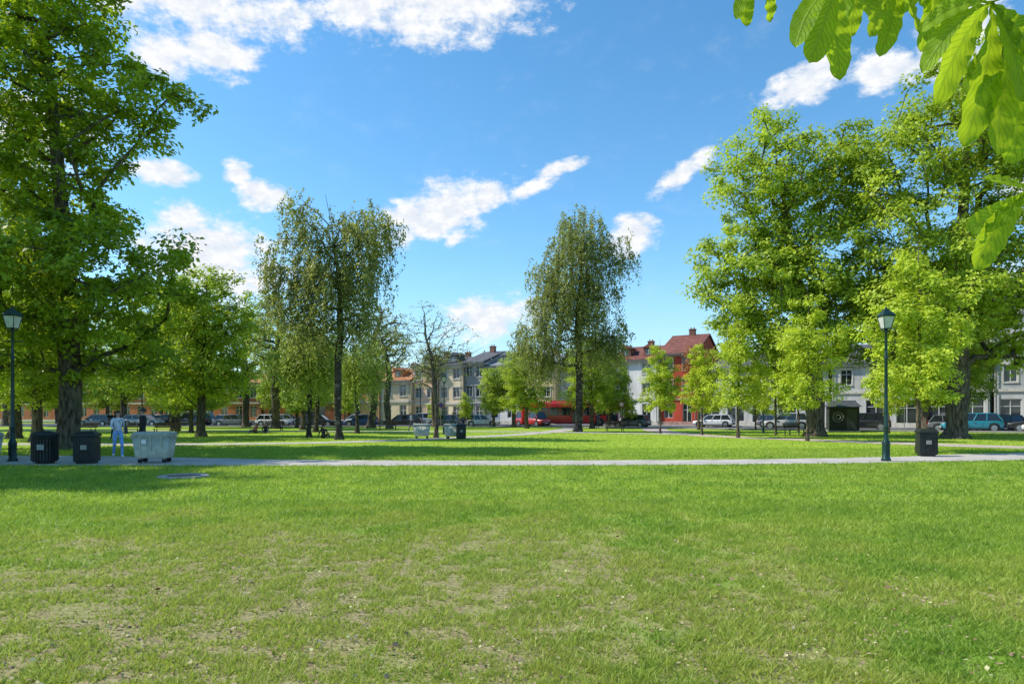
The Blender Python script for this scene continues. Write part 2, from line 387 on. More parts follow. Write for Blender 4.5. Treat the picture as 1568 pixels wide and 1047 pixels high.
def wood_mesh(name,sk,mat,flare=1.4):
    nodes,par,ch,cnt,rad,nt0=sk; V=[];F=[]
    starts=[(0,None)]
    while starts:
        i,p=starts.pop(); chain=[]; rr=[]
        if p is not None: chain.append(nodes[p]); rr.append(min(rad[i]*1.25,rad[p]*.9))
        j=i
        while True:
            chain.append(nodes[j]); rr.append(rad[j])
            if not ch[j]: rr[-1]*=.5; break
            main=max(ch[j],key=lambda q:cnt[q])
            for q in ch[j]:
                if q!=main: starts.append((q,j))
            j=main
        sides=12 if p is None else (7 if rr[0]>.08 else 4)
        if p is None:
            z0=nodes[0]; chain=[z0+np.array([0,0,-.1]),z0+np.array([0,0,.12]),z0+np.array([0,0,.4])]+chain[1:]; rr=[rr[0]*flare*1.15,rr[0]*flare,rr[0]*1.12]+rr[1:]
        up=np.array([1.,0,0]); base=len(V); m=len(chain)
        for k in range(m):
            t=chain[min(k+1,m-1)]-chain[max(k-1,0)]; t=t/(np.linalg.norm(t)+1e-9)
            a=up-t*up.dot(t)
            if np.linalg.norm(a)<.05: a=np.array([0,1.,0])-t*t[1]
            a/=np.linalg.norm(a); up=a; b=np.cross(t,a)
            for s in range(sides):
                an=2*math.pi*s/sides; r=rr[k]
                if p is None: r*=1+.09*math.sin(an*3+k*.3)+(.12*math.sin(an*5) if k<2 else 0)
                V.append(chain[k]+(a*math.cos(an)+b*math.sin(an))*r)
        for k in range(m-1):
            for s in range(sides):
                s2=(s+1)%sides; F.append((base+k*sides+s,base+k*sides+s2,base+(k+1)*sides+s2,base+(k+1)*sides+s))
    return np_mesh(name,V,F,mat,smoothf=True)
def unit(a): return a/(np.linalg.norm(a,axis=1,keepdims=True)+1e-9)
def leaf_quads(name,P,Nn,T,Ln,Wd,mat,tone):
    T=unit(T-Nn*np.sum(T*Nn,1,keepdims=True)); Sd=np.cross(Nn,T)*Wd[:,None]/2
    mid=P+T*Ln[:,None]*.5; tip=P+T*Ln[:,None]-Nn*Ln[:,None]*.18
    V=np.stack([P,mid+Sd,tip,mid-Sd],1).reshape(-1,3)
    return np_mesh(name,V,np.arange(len(V)).reshape(-1,4),mat,tone)
def leaves_bunch(rs,cl,centre,per,cr,ls,mat,name,flat=.62,droop=.5):
    n=len(cl)*per; ci=np.repeat(np.arange(len(cl)),per); rc=cr*rs.uniform(.6,1.35,len(cl))[ci]
    d=unit(rs.normal(size=(n,3))); rr=rs.rand(n)**.45
    off3=d*rr[:,None]*rc[:,None]; off3[:,2]*=flat
    off3+=rs.normal(size=(n,3))*.08
    lob=np.sin(off3[:,0]*4.3+ci*1.7)*np.sin(off3[:,1]*4.1+ci*2.3)*np.sin(off3[:,2]*5+ci)
    keep=lob>-.2
    ci,off3,d=ci[keep],off3[keep],d[keep]; n=len(ci)
    P=cl[ci]+off3
    outw=unit(cl[ci]-centre)*.35+d*.4
    Nn=unit(outw*.6+np.array([-.18,-.05,.8])+rs.normal(size=(n,3))*.45)
    T=outw*np.array([.5,.5,0])+rs.normal(size=(n,3))*.9+np.array([0,0,-droop])
    Ls=ls*rs.uniform(.6,1.3,n); tone=np.clip(rs.uniform(.1,.9,len(cl))[ci]+rs.normal(size=n)*.22,0,1)
    return leaf_quads(name,P,Nn,T,Ls,Ls*.58,mat,tone)
def leaves_weep(rs,cl,centre,strands,per,length,spread,ls,mat,name):
    ns=len(cl)*strands; cs=np.repeat(np.arange(len(cl)),strands)
    st=cl[cs]+rs.normal(size=(ns,3))*spread; Ln=length*rs.uniform(.25,1.2,ns)
    dr=unit((st-centre)*np.array([1,1,0])+rs.normal(size=(ns,3))*.3)*rs.uniform(.1,.6,ns)[:,None]
    Ln=np.minimum(Ln,np.maximum(.3,st[:,2]-1.3))
    si=np.repeat(np.arange(ns),per); n=len(si); t=rs.rand(n)
    P=st[si]+dr[si]*np.sqrt(t)[:,None]*np.array([1,1,0]); P[:,2]-=Ln[si]*(t-.25*(np.sin(t*3.14)))
    P+=rs.normal(size=(n,3))*.07
    T=np.array([0,0,-1.])+rs.normal(size=(n,3))*.5
    Nn=unit(rs.normal(size=(n,3))*.7+np.array([-.6,0,.6])); Ls=ls*rs.uniform(.7,1.3,n)
    tone=np.clip(rs.uniform(.1,.9,ns)[si]+rs.normal(size=n)*.15,0,1)
    return leaf_quads(name,P,Nn,T,Ls,Ls*.5,mat,tone)
TREES={}
def tree(name,base,trunk,rbase,blobs,ncl,mind,leaf,mat,wmat=None,seed=1,key=None,down=1.2,edge=.5,seg=1.0,jit=.12,rtip=.012):
    rs=np.random.RandomState(seed); wmat=wmat or m_bark
    tp=resample([(p[0],p[1],p[2]) for p in trunk],.8); tp=[p+np.append(rs.normal(size=2)*.03,0)*(i>0) for i,p in enumerate(tp)]
    cl=sample_clumps(rs,blobs,ncl,mind,edge)
    cen=np.mean(cl,axis=0)-np.array([0,0,1.0])
    sk=skeleton(rs,tp,cl,rbase,down=down,seg=seg,jit=jit,rtip=rtip)
    wm=wood_mesh(name+'_wood',sk,wmat)
    if leaf[0]=='b': lm=leaves_bunch(rs,cl,cen,leaf[1],leaf[2],leaf[3],mat,name+'_foliage',*leaf[4:])
    else: lm=leaves_weep(rs,cl,cen,leaf[1],leaf[2],leaf[3],leaf[4],leaf[5],mat,name+'_foliage')
    if key: TREES[key]=(name,wm,lm)
    if base is not None: place((name,wm,lm),base)
def place(t,base,rz=0,sc=1.0):
    name,wm,lm=t; e=empty(name,(base[0],base[1],0),rz,sc)
    link(bpy.data.objects.new('trunk_and_limbs',wm),e); link(bpy.data.objects.new('foliage',lm),e)

# left big chestnut
tree('horse_chestnut_tree',(-19.7,29),[(0,0,0),(.1,0,3),(-.1,0,8),(-.5,0,13),(-1,0,18),(-1.2,0,22)],.44,
 [(-1.8,0,16.4,5.2,5,4.6),(-.6,-.5,7.8,6.2,5.4,3.3),(2.4,0,15.4,3.2,3.4,2.4),(-2,0,20.5,4,4,3.4),(2.8,-1,7.4,3.6,4,3.0),(-1,0,11.6,3.6,4,2.4),(.4,.5,4.6,5.2,4.4,1.7),(-4.5,0,5,4,4,2.4)],360,.88,('b',230,.82,.25),M_CH,seed=11,key='bigL',edge=.5)
tree('lime_tree',(-21.8,45.7),[(0,0,0),(.1,0,3),(.3,0,7),(.5,0,11)],.28,
 [(.5,0,8.2,3.3,3.2,3.8),(1.6,0,5.0,2.3,2.5,2.7),(-.9,0,4.8,2.4,2.4,2.5)],150,.75,('b',180,.78,.24),M_CHB,seed=12,key='mid')
tree('lime_tree',(-25,69),[(0,0,0),(0,0,4),(.3,0,9),(.3,0,14)],.4,
 [(-.5,0,11,3.6,3.6,4.5),(1.5,0,7,3.5,3,3)],120,.9,('b',100,.8,.26),M_WI,seed=13,key='pale')
# left weeping birch
tree('weeping_birch_tree',(-10.6,40),[(0,0,0),(-.05,0,4),(.1,0,8),(-.3,0,12),(-.8,0,15.0)],.21,
 [(-2.0,0,13.4,1.5,1.6,2.0),(-.6,0,12.2,1.4,1.6,1.6),(1.5,0,12.6,1.9,2,1.9),(-.2,0,10.2,3.4,2.6,2.4),(-1.5,0,7.5,2.6,2,2),(2.9,0,13.2,.8,1,1.2),(1.2,0,7,1.6,2,1.6),(-3.9,0,10.3,.9,1.2,2.4)],165,.55,('w',9,23,2.1,.32,.19),M_BI,m_barkb,seed=14,key='birch',edge=.5,down=.9,rtip=.008)
tree('weeping_birch_tree',(-13.7,44),[(0,0,0),(.1,0,3),(0,0,6),(.2,0,7.5)],.15,
 [(-.2,0,5.6,1.8,1.6,1.8),(1,0,5.2,1.2,1.3,1.4)],60,.45,('w',9,22,2.2,.3,.19),M_WI,m_barkb,seed=15,key='willow',rtip=.008)
tree('old_elm_tree',(-15.6,72),[(0,0,0),(.4,0,4),(0,0,8),(1.4,0,13)],.42,
 [(.8,0,11,3.8,3,3.4),(2.8,0,8.5,2.6,2,2.4),(-1.2,0,12,2,2,2.2)],140,.7,('b',30,.7,.26),M_BI,seed=16,jit=.2,key='sparse')
tree('young_ash_tree',(-5.0,43),[(0,0,0),(0,0,2),(-.2,0,4.2),(-.6,0,6.5),(-.8,0,8.2)],.13,
 [(-.9,0,6.9,2.5,1.9,2.6),(1.0,0,5.8,2.4,1.8,2.4),(-1.4,0,4.7,2.0,1.7,1.4)],200,.33,('b',7,.2,.16),M_BI,seed=17,jit=.06,seg=.6,rtip=.009)
# right-centre weeping birch
tree('weeping_birch_tree',(5.76,57),[(0,0,0),(.1,0,5),(0,0,10),(.4,0,15),(.5,0,19.0)],.31,
 [(.3,0,16.4,3.0,2.8,3.3),(-.2,0,12,4.0,3.4,3.2),(-2.6,0,8,3.3,2.5,3.0),(2.2,0,8.2,2.6,2.4,2.2),(3.0,0,15.5,2.0,1.4,2.2),(-3.0,0,14,2.0,1.5,2.2)],260,.62,('w',9,24,2.6,.38,.21),M_BI,m_barkb,seed=18,edge=.5,down=.9,rtip=.01)
# big right chestnuts
tree('horse_chestnut_tree',(21.3,45.7),[(0,0,0),(-.1,0,3.5),(-.8,0,8),(-1.8,0,13),(-2.5,0,19)],.56,
 [(-2.8,0,17.6,4.9,4.6,5.4),(-5.0,0,10.8,4.2,4.4,4.9),(-1,0,11,5,5,5.5),(2.3,0,17.6,3.6,4,4.8),(-3.2,0,6.4,5,4.4,2.5),(2.5,0,9,4.2,4.4,4)],430,.82,('b',220,.98,.27),M_CHB,seed=19,key='bigR',edge=.42)
tree('horse_chestnut_tree',(28.6,42),[(0,0,0),(.1,0,3.5),(.2,0,8),(.4,0,14),(.8,0,20)],.6,
 [(.9,0,20.8,4.8,5,5.2),(-3.6,0,15.5,4.2,4.4,5.6),(4.8,0,17.5,4.8,4.6,5.8),(0,0,10.5,6.6,6,4.8),(5,0,9,5,5,5),(-3,0,7.5,4.6,4.6,3.4),(6,0,21.4,3.8,4,4.2)],520,.85,('b',215,1.0,.27),M_CHB,seed=20,edge=.42)
def lime(base,h,w,seed,key=None,d=150):
    tree('young_lime_tree',base,[(0,0,0),(0,0,h*.3),(.05,0,h*.6),(0,0,h*.96)],.06+h*.003,
     [(0,0,h*.36,w*.54,w*.5,h*.17),(0,0,h*.56,w*.46,w*.44,h*.2),(0,0,h*.78,w*.25,w*.25,h*.22)],100,.28,('b',d,.42,.16,.75,.6),M_LI,seed=seed,key=key,down=.2,seg=.5,jit=.04)
lime((16.8,27),9.4,4.5,31,'lime',200); lime((17.2,38),9.6,5.0,32,'lime2',150); lime((14.9,43),8.6,4.0,33,None,130)
T=TREES
place(T['lime'],(14.1,48.5),2.0,.80); place(T['lime'],(11.8,52),1.0,.84); place(T['lime2'],(19.8,49),3.0,.8)
tree('copper_beech_tree',(18.3,64),[(0,0,0),(0,0,3),(0,0,8)],.12,[(0,0,5.5,1.6,1.6,3.4)],60,.4,('b',110,.55,.22),M_RE,seed=36)
for k,b,rz,s in [('bigL',(-32,42),2.1,.8),('mid',(-27,37),1.1,.8),('mid',(-40,55),2.6,1.2),('mid',(-31,60),4.0,1.15),('bigR',(-54,64),1.3,.8),('mid',(-37,72),.4,1.2),
  ('pale',(-31,76),2.4,.95),('mid',(-50,84),2.0,1.3),('mid',(-26.5,54),3.3,.62),('pale',(-62,80),.7,1.1),('mid',(-20.5,64),1.3,.85),
  ('sparse',(-9.0,76),2.2,.7),('mid',(-2.2,77),1.0,.62),('lime',(-5.6,79),1,.5),('pale',(.2,76),2,.6),('mid',(1.6,70),3,.72),('lime2',(-9.4,79),4,.42),
  ('mid',(8.6,70),2.9,.85),('mid',(11.0,74),.3,.7),('lime',(13.0,73),2.2,.5),
  ('bigR',(38,60),2.6,.75),('bigR',(47,46),4.0,.9),('lime2',(30,52),.9,.8),('lime',(25,57),.9,.85),('mid',(33.5,50),2.2,.8),('lime2',(23.5,63),2.2,.8),
  ('willow',(-16.8,56),.9,1.25),('willow',(-12.3,52),2.9,1.0),('bigL',(-25.6,23),0,.84),('bigL',(-24.2,17.0),0.5,.78),('sparse',(-12.8,68),3.9,.75),('lime',(-20.5,80),2.9,.8),('mid',(-24.4,74),1.9,.65),  # both bigL trees here are out of view, added to shade the bin area
  ('mid',(-46,44),5.0,1.0)]:
    place(T[k],b,rz,s)
for i in range(12):
    x=-118+i*8.2+random.uniform(-2,2)
    if x>-22: break
    place(T[random.choice(['mid','mid','pale'])],(x,random.uniform(96,99)),random.uniform(0,6),random.uniform(.7,1.0))

# ------------------------------------------------------------------ overhanging branch, close to camera
m_leafc,nt=new_mat('close_chestnut_leaf')
uv=N(nt,'ShaderNodeUVMap'); uv.uv_map='uv'; sp=N(nt,'ShaderNodeSeparateXYZ'); L(nt,uv.outputs[0],sp.inputs[0])
au=math_(nt,'ABSOLUTE',sp.outputs[0]); ph=math_(nt,'SUBTRACT',math_(nt,'MULTIPLY',sp.outputs[1],14.0),math_(nt,'MULTIPLY',au,2.6))
fr=math_(nt,'ABSOLUTE',math_(nt,'SUBTRACT',math_(nt,'FRACT',ph),.5)); vein=smooth(nt,fr,.14,.0); midr=smooth(nt,au,.12,.02)
vn=math_(nt,'MAXIMUM',vein,midr); nz=noise(nt,objc(nt),14,5)
c=mixc(nt,smooth(nt,nz,.3,.7),(.14,.24,.012),(.30,.44,.02)); c=mixc(nt,math_(nt,'MULTIPLY',vn,.5),c,(.5,.62,.12))
b=bsdf(nt,c,.6,0,.25,bump(nt,math_(nt,'SUBTRACT',1.0,vn),.8,.006))
t=N(nt,'ShaderNodeBsdfTranslucent'); L(nt,mixc(nt,math_(nt,'MULTIPLY',vn,.7),(.62,.80,.03),(.30,.48,.02)),t.inputs[0])
mx=N(nt,'ShaderNodeMixShader'); mx.inputs[0].default_value=.55; L(nt,b,mx.inputs[1]); L(nt,t.outputs[0],mx.inputs[2]); out(nt,mx.outputs[0])
LV=[];LF=[];LU=[]
def leaflet(p,d,nrm,ln,wd,rs):
    d=Vector(d).normalized(); nrm=Vector(nrm); nrm=(nrm-d*nrm.dot(d)).normalized(); s=nrm.cross(d)
    base=len(LV); nl=28; droop=rs.uniform(.08,.35); fold=rs.uniform(.1,.4); tw=rs.uniform(-.45,.45); cv=rs.uniform(-.12,.12)
    for i in range(nl+1):
        t=i/nl; w=wd*(.04+ (t**1.3)*2.1*max(0,(1-t))**.58) if t<1 else 0
        w*=1+.05*(i%2)
        c=Vector(p)+d*ln*t+Vector((0,0,-droop*ln*t*t))-nrm*ln*.12*t*t+s*cv*ln*math.sin(t*3)
        a=tw*t
        for u in (-1,-.55,0,.55,1):
            sv=s*math.cos(a)+nrm*math.sin(a)
            q=c+sv*u*w/2+nrm*(fold*abs(u)*w*.4+.004*math.sin(i*1.3+abs(u)*2.5)*(abs(u)>.1))
            LV.append(tuple(q)); LU.append((u,t))
    for i in range(nl):
        for j in range(4):
            a=base+i*5+j; LF.append((a,a+1,a+6,a+5))
def palmate(hub,main,face,ln,seed,k=6,fan=150):
    rs=random.Random(seed); main=Vector(main).normalized(); face=Vector(face).normalized(); face=(face-main*face.dot(main)).normalized()
    for i in range(k):
        a=R(-fan/2+fan*i/(k-1)+rs.uniform(-9,9)); q=Quaternion(face,a); d=q@main; d=(d+face*rs.uniform(-.3,.3))
        l=ln*(1-.38*abs(a)/R(90))*rs.uniform(.85,1.1)
        n=(face+Vector((rs.uniform(-.45,.45),rs.uniform(-.3,.3),rs.uniform(-.2,.5))))
        leaflet(hub,d,n,l,l*.52,rs)
tb=empty('horse_chestnut_tree',(0,0,0)); mb=MB()
hubs=[((.90,1.8,2.79),(.05,0,-1),(.2,-1,.3),.225,1,6,160),((.70,1.85,2.86),(-.05,0,-1),(0,-1,.3),.13,2,5,130),((1.12,1.9,2.88),(.1,0,-1),(0,-1,.5),.17,3,6,140),
 ((1.19,1.62,2.62),(-.25,0,-1),(.1,-1,.35),.25,4,6,150),((1.27,1.60,2.15),(-.3,-.1,-.9),(.3,-1,.2),.21,5,6,170),((1.32,1.7,2.58),(.1,0,-1),(0,-1,.3),.25,6,7,150),
 ((1.26,1.9,2.92),(.0,0,-1),(.2,-1,.5),.2,7,6,130),((1.5,1.5,2.35),(.3,.1,-1),(.2,-1,.5),.24,8,6,130),((1.62,1.8,2.95),(.0,0,-1),(.2,-1,.5),.24,9,6,150),((1.9,1.5,2.8),(.0,0,-1),(.2,-1,.5),.24,10,6,150),((1.0,1.95,2.95),(.0,0,-1),(.1,-1,.5),.2,12,6,150)]
bp=[(5.6,.6,2.9),(4.6,.9,3.2),(3.4,1.3,3.25),(2.4,1.6,3.15),(1.7,1.75,3.05),(1.2,1.85,3.0),(.8,1.85,3.0)]
tube(mb,'branch',bp,[.12,.08,.05,.03,.016,.009,.005],8)
tube(mb,'hanging_branch',[(2.4,1.6,3.15),(1.95,1.6,2.95),(1.62,1.6,2.72),(1.5,1.58,2.45)],[.018,.014,.009,.005],6)
for h,mn,fc,ln,sd_,k,fan in hubs:
    palmate(h,mn,fc,ln,sd_,k,fan)
    H=Vector(h); cands=[Vector(p) for p in bp[3:]]+[Vector((1.95,1.6,2.95)),Vector((1.62,1.6,2.72)),Vector((1.5,1.58,2.45)),Vector((1.4,1.83,3.01)),Vector((1.0,1.85,3.0))]
    c0=min([c for c in cands if c.z>H.z-.03],key=lambda c:(c-H).length)
    tube(mb,'petioles',[c0,(c0+H)/2+Vector((0,0,.03)),H],[.0035,.003,.003],5)
mb.make(tb,{'branch':m_bark,'hanging_branch':m_bark,'petioles':simple('petiole_green',(.16,.22,.05),.5)},smooth_keys=('branch','hanging_branch','petioles'))
link(bpy.data.objects.new('close_leaves',np_mesh('close_leaves',LV,LF,m_leafc,smoothf=True,uv=LU)),tb)
rsx=np.random.RandomState(77); tp=resample([(5.9,-.2,0),(5.9,-.1,2),(6.0,0,4),(6.2,0,7)],.8)
clx=sample_clumps(rsx,[(6.4,-1.0,7,3.2,2.6,2.6),(6.8,-2,5,2.8,2.4,1.6)],90,.6); sk=skeleton(rsx,tp,clx,.3)
link(bpy.data.objects.new('trunk_and_limbs',wood_mesh('chw',sk,m_bark)),tb)
link(bpy.data.objects.new('foliage',leaves_bunch(rsx,clx,np.array([6,-1,5]),120,.7,.2,M_CHB,'chl')),tb)

# ------------------------------------------------------------------ buildings
m_glass,nt=new_mat('window_glass'); f=N(nt,'ShaderNodeTexWhiteNoise')
mp=N(nt,'ShaderNodeVectorMath'); mp.operation='SNAP'; mp.inputs[1].default_value=(1.3,1.3,1.6); L(nt,objc(nt),mp.inputs[0]); L(nt,mp.outputs[0],f.inputs[0])
c=mixc(nt,smooth(nt,f.outputs[0],.3,1.0),(.02,.025,.03),(.16,.17,.17)); out(nt,bsdf(nt,c,.08,0,.8))
m_frame=simple('painted_window_frame',(.62,.61,.58),.5)
def tile_mat(name,c):
    if name in _mc: return _mc[name]
    m,nt=new_mat(name); o=objc(nt); w=N(nt,'ShaderNodeTexWave'); w.bands_direction='Z'; w.inputs['Scale'].default_value=3.0; w.inputs['Distortion'].default_value=1.2; L(nt,o,w.inputs[0])
    cc=mixc(nt,smooth(nt,noise(nt,o,1.5,6),.3,.7),tuple(x*.65 for x in c),tuple(x*1.2 for x in c)); cc=mixc(nt,math_(nt,'MULTIPLY',w.outputs['Fac'],.35),cc,tuple(x*.4 for x in c))
    out(nt,bsdf(nt,cc,.75,0,.3)); _mc[name]=m; return m
def wall_mat(name,c,brick=False):
    if name in _mc: return _mc[name]
    m,nt=new_mat(name); o=objc(nt)
    mp=N(nt,'ShaderNodeMapping'); mp.inputs['Scale'].default_value=(1,1,.3); L(nt,o,mp.inputs[0])
    cc=mixc(nt,smooth(nt,noise(nt,mp.outputs[0],.9,6,.65),.3,.72),tuple(x*.75 for x in c),tuple(min(.88,x*1.1) for x in c))
    if brick: cc=mixc(nt,smooth(nt,noise(nt,o,14,3),.4,.6,0,.35),cc,tuple(x*.5 for x in c))
    out(nt,bsdf(nt,cc,.88,0,.2,bump(nt,noise(nt,o,12,4),.2,.02))); _mc[name]=m; return m
def building(name,p0,p1,depth,floors,fh,g_h,wall,roof,ground=None,rise=3.2,bay=2.6,trim=(.6,.56,.48),chim=2,dorm=0,shop=False):
    p0=Vector((*p0,0)); p1=Vector((*p1,0)); Wd=(p1-p0).length; e=empty(name,(p0.x,p0.y,.12),math.atan2(p1.y-p0.y,p1.x-p0.x))
    mb=MB(); H=g_h+floors*fh
    def facade(M,Wd,nb,bw):
        def q(k,a,b,c,d): mb.quad(k,*[M@Vector(v) for v in (a,b,c,d)])
        zs=[0]+[g_h+i*fh for i in range(floors+1)]
        for fl in range(floors+1):
            z0,z1=zs[fl],zs[fl+1]; key='walls' if fl else 'ground_floor_wall'
            for b in range(nb):
                x0,x1=b*bw,(b+1)*bw; ww=1.15 if fl else (bw*.68 if shop else 1.2)
                wx0=(x0+x1)/2-ww/2; wx1=wx0+ww; wz0=z0+(.85 if fl else (.5 if shop else .9)); wz1=min(z1-.45,wz0+(1.75 if fl else (2.5 if shop else 1.9)))
                if fl==0 and (b==nb//2): wz0=z0+.05
                q(key,(x0,0,z0),(wx0,0,z0),(wx0,0,z1),(x0,0,z1)); q(key,(wx1,0,z0),(x1,0,z0),(x1,0,z1),(wx1,0,z1))
                q(key,(wx0,0,z0),(wx1,0,z0),(wx1,0,wz0),(wx0,0,wz0)); q(key,(wx0,0,wz1),(wx1,0,wz1),(wx1,0,z1),(wx0,0,z1))
                r=.2
                q(key,(wx0,0,wz0),(wx1,0,wz0),(wx1,r,wz0),(wx0,r,wz0)); q(key,(wx0,r,wz1),(wx1,r,wz1),(wx1,0,wz1),(wx0,0,wz1))
                q(key,(wx0,0,wz0),(wx0,r,wz0),(wx0,r,wz1),(wx0,0,wz1)); q(key,(wx1,r,wz0),(wx1,0,wz0),(wx1,0,wz1),(wx1,r,wz1))
                q('window_glass',(wx0,r,wz0),(wx1,r,wz0),(wx1,r,wz1),(wx0,r,wz1))
                f=.07
                mb.box('window_frames',wx0+.002,wx0+f,r-.08,r-.005,wz0,wz1,M); mb.box('window_frames',wx1-f,wx1-.002,r-.08,r-.005,wz0,wz1,M)
                xm=(wx0+wx1)/2; mb.box('window_frames',xm-.04,xm+.04,r-.08,r-.005,wz0,wz1,M)
                for zz in (wz0+.002,wz0+(wz1-wz0)*.68,wz1-f): mb.box('window_frames',wx0+f+.002,xm-.042,r-.075,r-.004,zz,zz+f-.003,M); mb.box('window_frames',xm+.042,wx1-f-.002,r-.075,r-.004,zz,zz+f-.003,M)
                if fl:
                    mb.box('stone_trim',wx0-.12,wx1+.12,-.1,-.002,wz0-.14,wz0-.02,M)
                    mb.box('stone_trim',wx0-.14,wx0-.003,-.05,-.003,wz0,wz1,M); mb.box('stone_trim',wx1+.003,wx1+.14,-.05,-.003,wz0,wz1,M)
                    mb.box('stone_trim',wx0-.2,wx1+.2,-.13,-.003,wz1+.02,wz1+.2,M)
        mb.box('stone_trim',0,Wd,-.14,-.004,g_h-.16,g_h+.12,M)
        mb.box('stone_trim',-.1,Wd+.1,-.38,-.004,H-.25,H+.02,M)
        mb.box('stone_trim',0,Wd,-.09,-.004,0,.45,M)
    nb=max(2,int(Wd/bay)); facade(Matrix.Identity(4),Wd,nb,Wd/nb)
    nbs=max(1,int(depth/3.2)); bs=depth/nbs
    facade(Matrix.Translation((0,depth,0))@Matrix.Rotation(R(-90),4,'Z'),depth,nbs,bs)
    facade(Matrix.Translation((Wd,0,0))@Matrix.Rotation(R(90),4,'Z'),depth,nbs,bs)
    mb.quad('walls',(Wd,depth,0),(0,depth,0),(0,depth,H),(Wd,depth,H))
    o=.45; yr=depth/2; z=H+.03; t=.18
    for (ya,yb) in ((-o,yr),(depth+o,yr)):
        A=[(-.15,ya,z),(Wd+.15,ya,z),(Wd+.15,yb,z+rise),(-.15,yb,z+rise)]
        B=[(a[0],a[1],a[2]+t) for a in A]; mb.add('roof',A+B,[(0,1,2,3),(4,5,6,7),(0,1,5,4),(1,2,6,5),(2,3,7,6),(3,0,4,7)])
    for x in (.02,Wd-.02): mb.add('walls',[(x,0,H),(x,depth,H),(x,yr,H+rise*yr/(yr+o))],[(0,1,2)])
    rr=random.Random(name+str(p0.x))
    for i in range(chim):
        x=Wd*(i+.5)/chim+rr.uniform(-.8,.8); y=yr+rr.uniform(-.6,.6)
        mb.box('chimneys',x-.4,x+.4,y-.3,y+.3,z+rise*.6,z+rise+.8); mb.box('chimneys',x-.46,x+.46,y-.36,y+.36,z+rise+.8,z+rise+.92)
        for dx in (-.2,.2): mb.lathe('chimney_pots',[(.1,0),(.08,.25)],(x+dx,y,z+rise+.92),8)
    for i in range(dorm):
        x=Wd*(i+.5)/dorm; zb=z+rise*.22; yb=yr*.15
        mb.box('dormers',x-.7,x+.7,yb,yb+2.0,zb,zb+1.25)
        mb.quad('window_glass',(x-.45,yb-.02,zb+.3),(x+.45,yb-.02,zb+.3),(x+.45,yb-.02,zb+1.1),(x-.45,yb-.02,zb+1.1))
        mb.box('window_frames',x-.03,x+.03,yb-.06,yb-.03,zb+.3,zb+1.1)
        mb.add('roof',[(x-.9,yb-.2,zb+1.26),(x+.9,yb-.2,zb+1.26),(x,yb-.2,zb+1.75),(x-.9,yb+2.6,zb+1.26),(x+.9,yb+2.6,zb+1.26),(x,yb+2.6,zb+1.75)],[(0,1,2),(0,2,5,3),(1,4,5,2),(3,5,4)])
    mb.box('drainpipes',-.1,Wd+.1,-.58,-.47,H-.02,H+.08)
    for x in (.15,Wd-.15): mb.box('drainpipes',x-.05,x+.05,-.2,-.145,.3,H-.3)
    mb.make(e,{'walls':wall,'ground_floor_wall':ground or wall,'window_glass':m_glass,'window_frames':m_frame,'stone_trim':simple('trim_%d_%d'%(trim[0]*100,trim[2]*100),trim,.8),
      'roof':roof,'chimneys':wall_mat('chimney_brick',(.25,.13,.09),True),'chimney_pots':simple('clay_pot',(.3,.14,.08),.8),'dormers':roof,'drainpipes':simple('zinc',(.2,.2,.2),.5,.6)})
w_beige=wall_mat('beige_render',(.86,.64,.42)); w_grey=wall_mat('grey_render',(.40,.37,.34)); w_cream=wall_mat('yellow_brick',(.86,.64,.32),True); w_pink=wall_mat('pink_render',(.86,.52,.38))
w_white=wall_mat('white_render',(.80,.77,.72)); w_red=wall_mat('red_render',(.50,.08,.045)); w_brick=wall_mat('red_brick',(.56,.20,.11),True); w_lgrey=wall_mat('light_grey_render',(.52,.51,.50)); w_ochre=wall_mat('ochre_render',(.78,.42,.20)); w_soft=wall_mat('off_white_render',(.60,.58,.55))
r_red=tile_mat('red_roof_tiles',(.24,.085,.06)); r_dark=tile_mat('slate_roof',(.13,.125,.13)); r_or=tile_mat('orange_roof_tiles',(.5,.22,.10)); r_grey=tile_mat('grey_roof',(.28,.29,.31))
building('red_brick_building',(-112,122),(-67,110.5),11,1,3.0,3.2,w_brick,r_red,rise=2.2,chim=2)
building('red_brick_building',(-66,110),(-40,104),11,1,3.0,3.2,w_brick,r_or,rise=2.0,chim=2)
building('red_brick_building',(-39.5,104),(-25.5,101),11,1,3.0,3.2,w_brick,r_red,rise=1.8)
building('ochre_apartment_building',(-25.2,101.6),(-20.3,99.6),11,1,3.0,3.3,w_ochre,r_or,rise=2.4,chim=1)
building('beige_apartment_building',(-20.1,99.8),(-15.2,97.8),11,1,3.0,3.3,w_beige,r_or,rise=2.2,chim=1,dorm=1)
building('pink_apartment_building',(-15,98.6),(-11.2,96.6),12,2,2.7,3.0,w_pink,r_dark,rise=1.7,chim=1,dorm=1)
building('beige_apartment_building',(-11.0,97.2),(-7.2,95.2),12,2,2.75,3.0,w_beige,r_dark,rise=1.6,chim=1,dorm=1)
building('grey_apartment_building',(-7.0,95.8),(-4.0,94.2),12,2,2.85,3.1,w_grey,r_dark,rise=2.0,chim=1,trim=(.4,.38,.35))
building('yellow_brick_building',(-3.8,94.8),(6,90.6),12,2,2.6,3.0,w_cream,r_grey,ground=w_white,rise=1.8,chim=2,dorm=2)
building('white_apartment_building',(6.4,92.5),(13.5,89.5),12,2,2.6,3.0,w_white,r_dark,rise=1.8)
building('white_apartment_building',(13.8,90.0),(19.4,86.6),12,2,2.6,3.4,w_white,r_red,rise=2.3,chim=1,dorm=2)
building('red_apartment_building',(19.6,86.8),(23.8,84.2),12,2,2.9,3.4,w_red,r_red,rise=3.0,chim=1,trim=(.42,.25,.2))
building('light_grey_apartment_building',(24.2,84.2),(37,76.3),12,1,3.1,3.8,w_lgrey,r_dark,ground=w_soft,rise=2.6,shop=True)
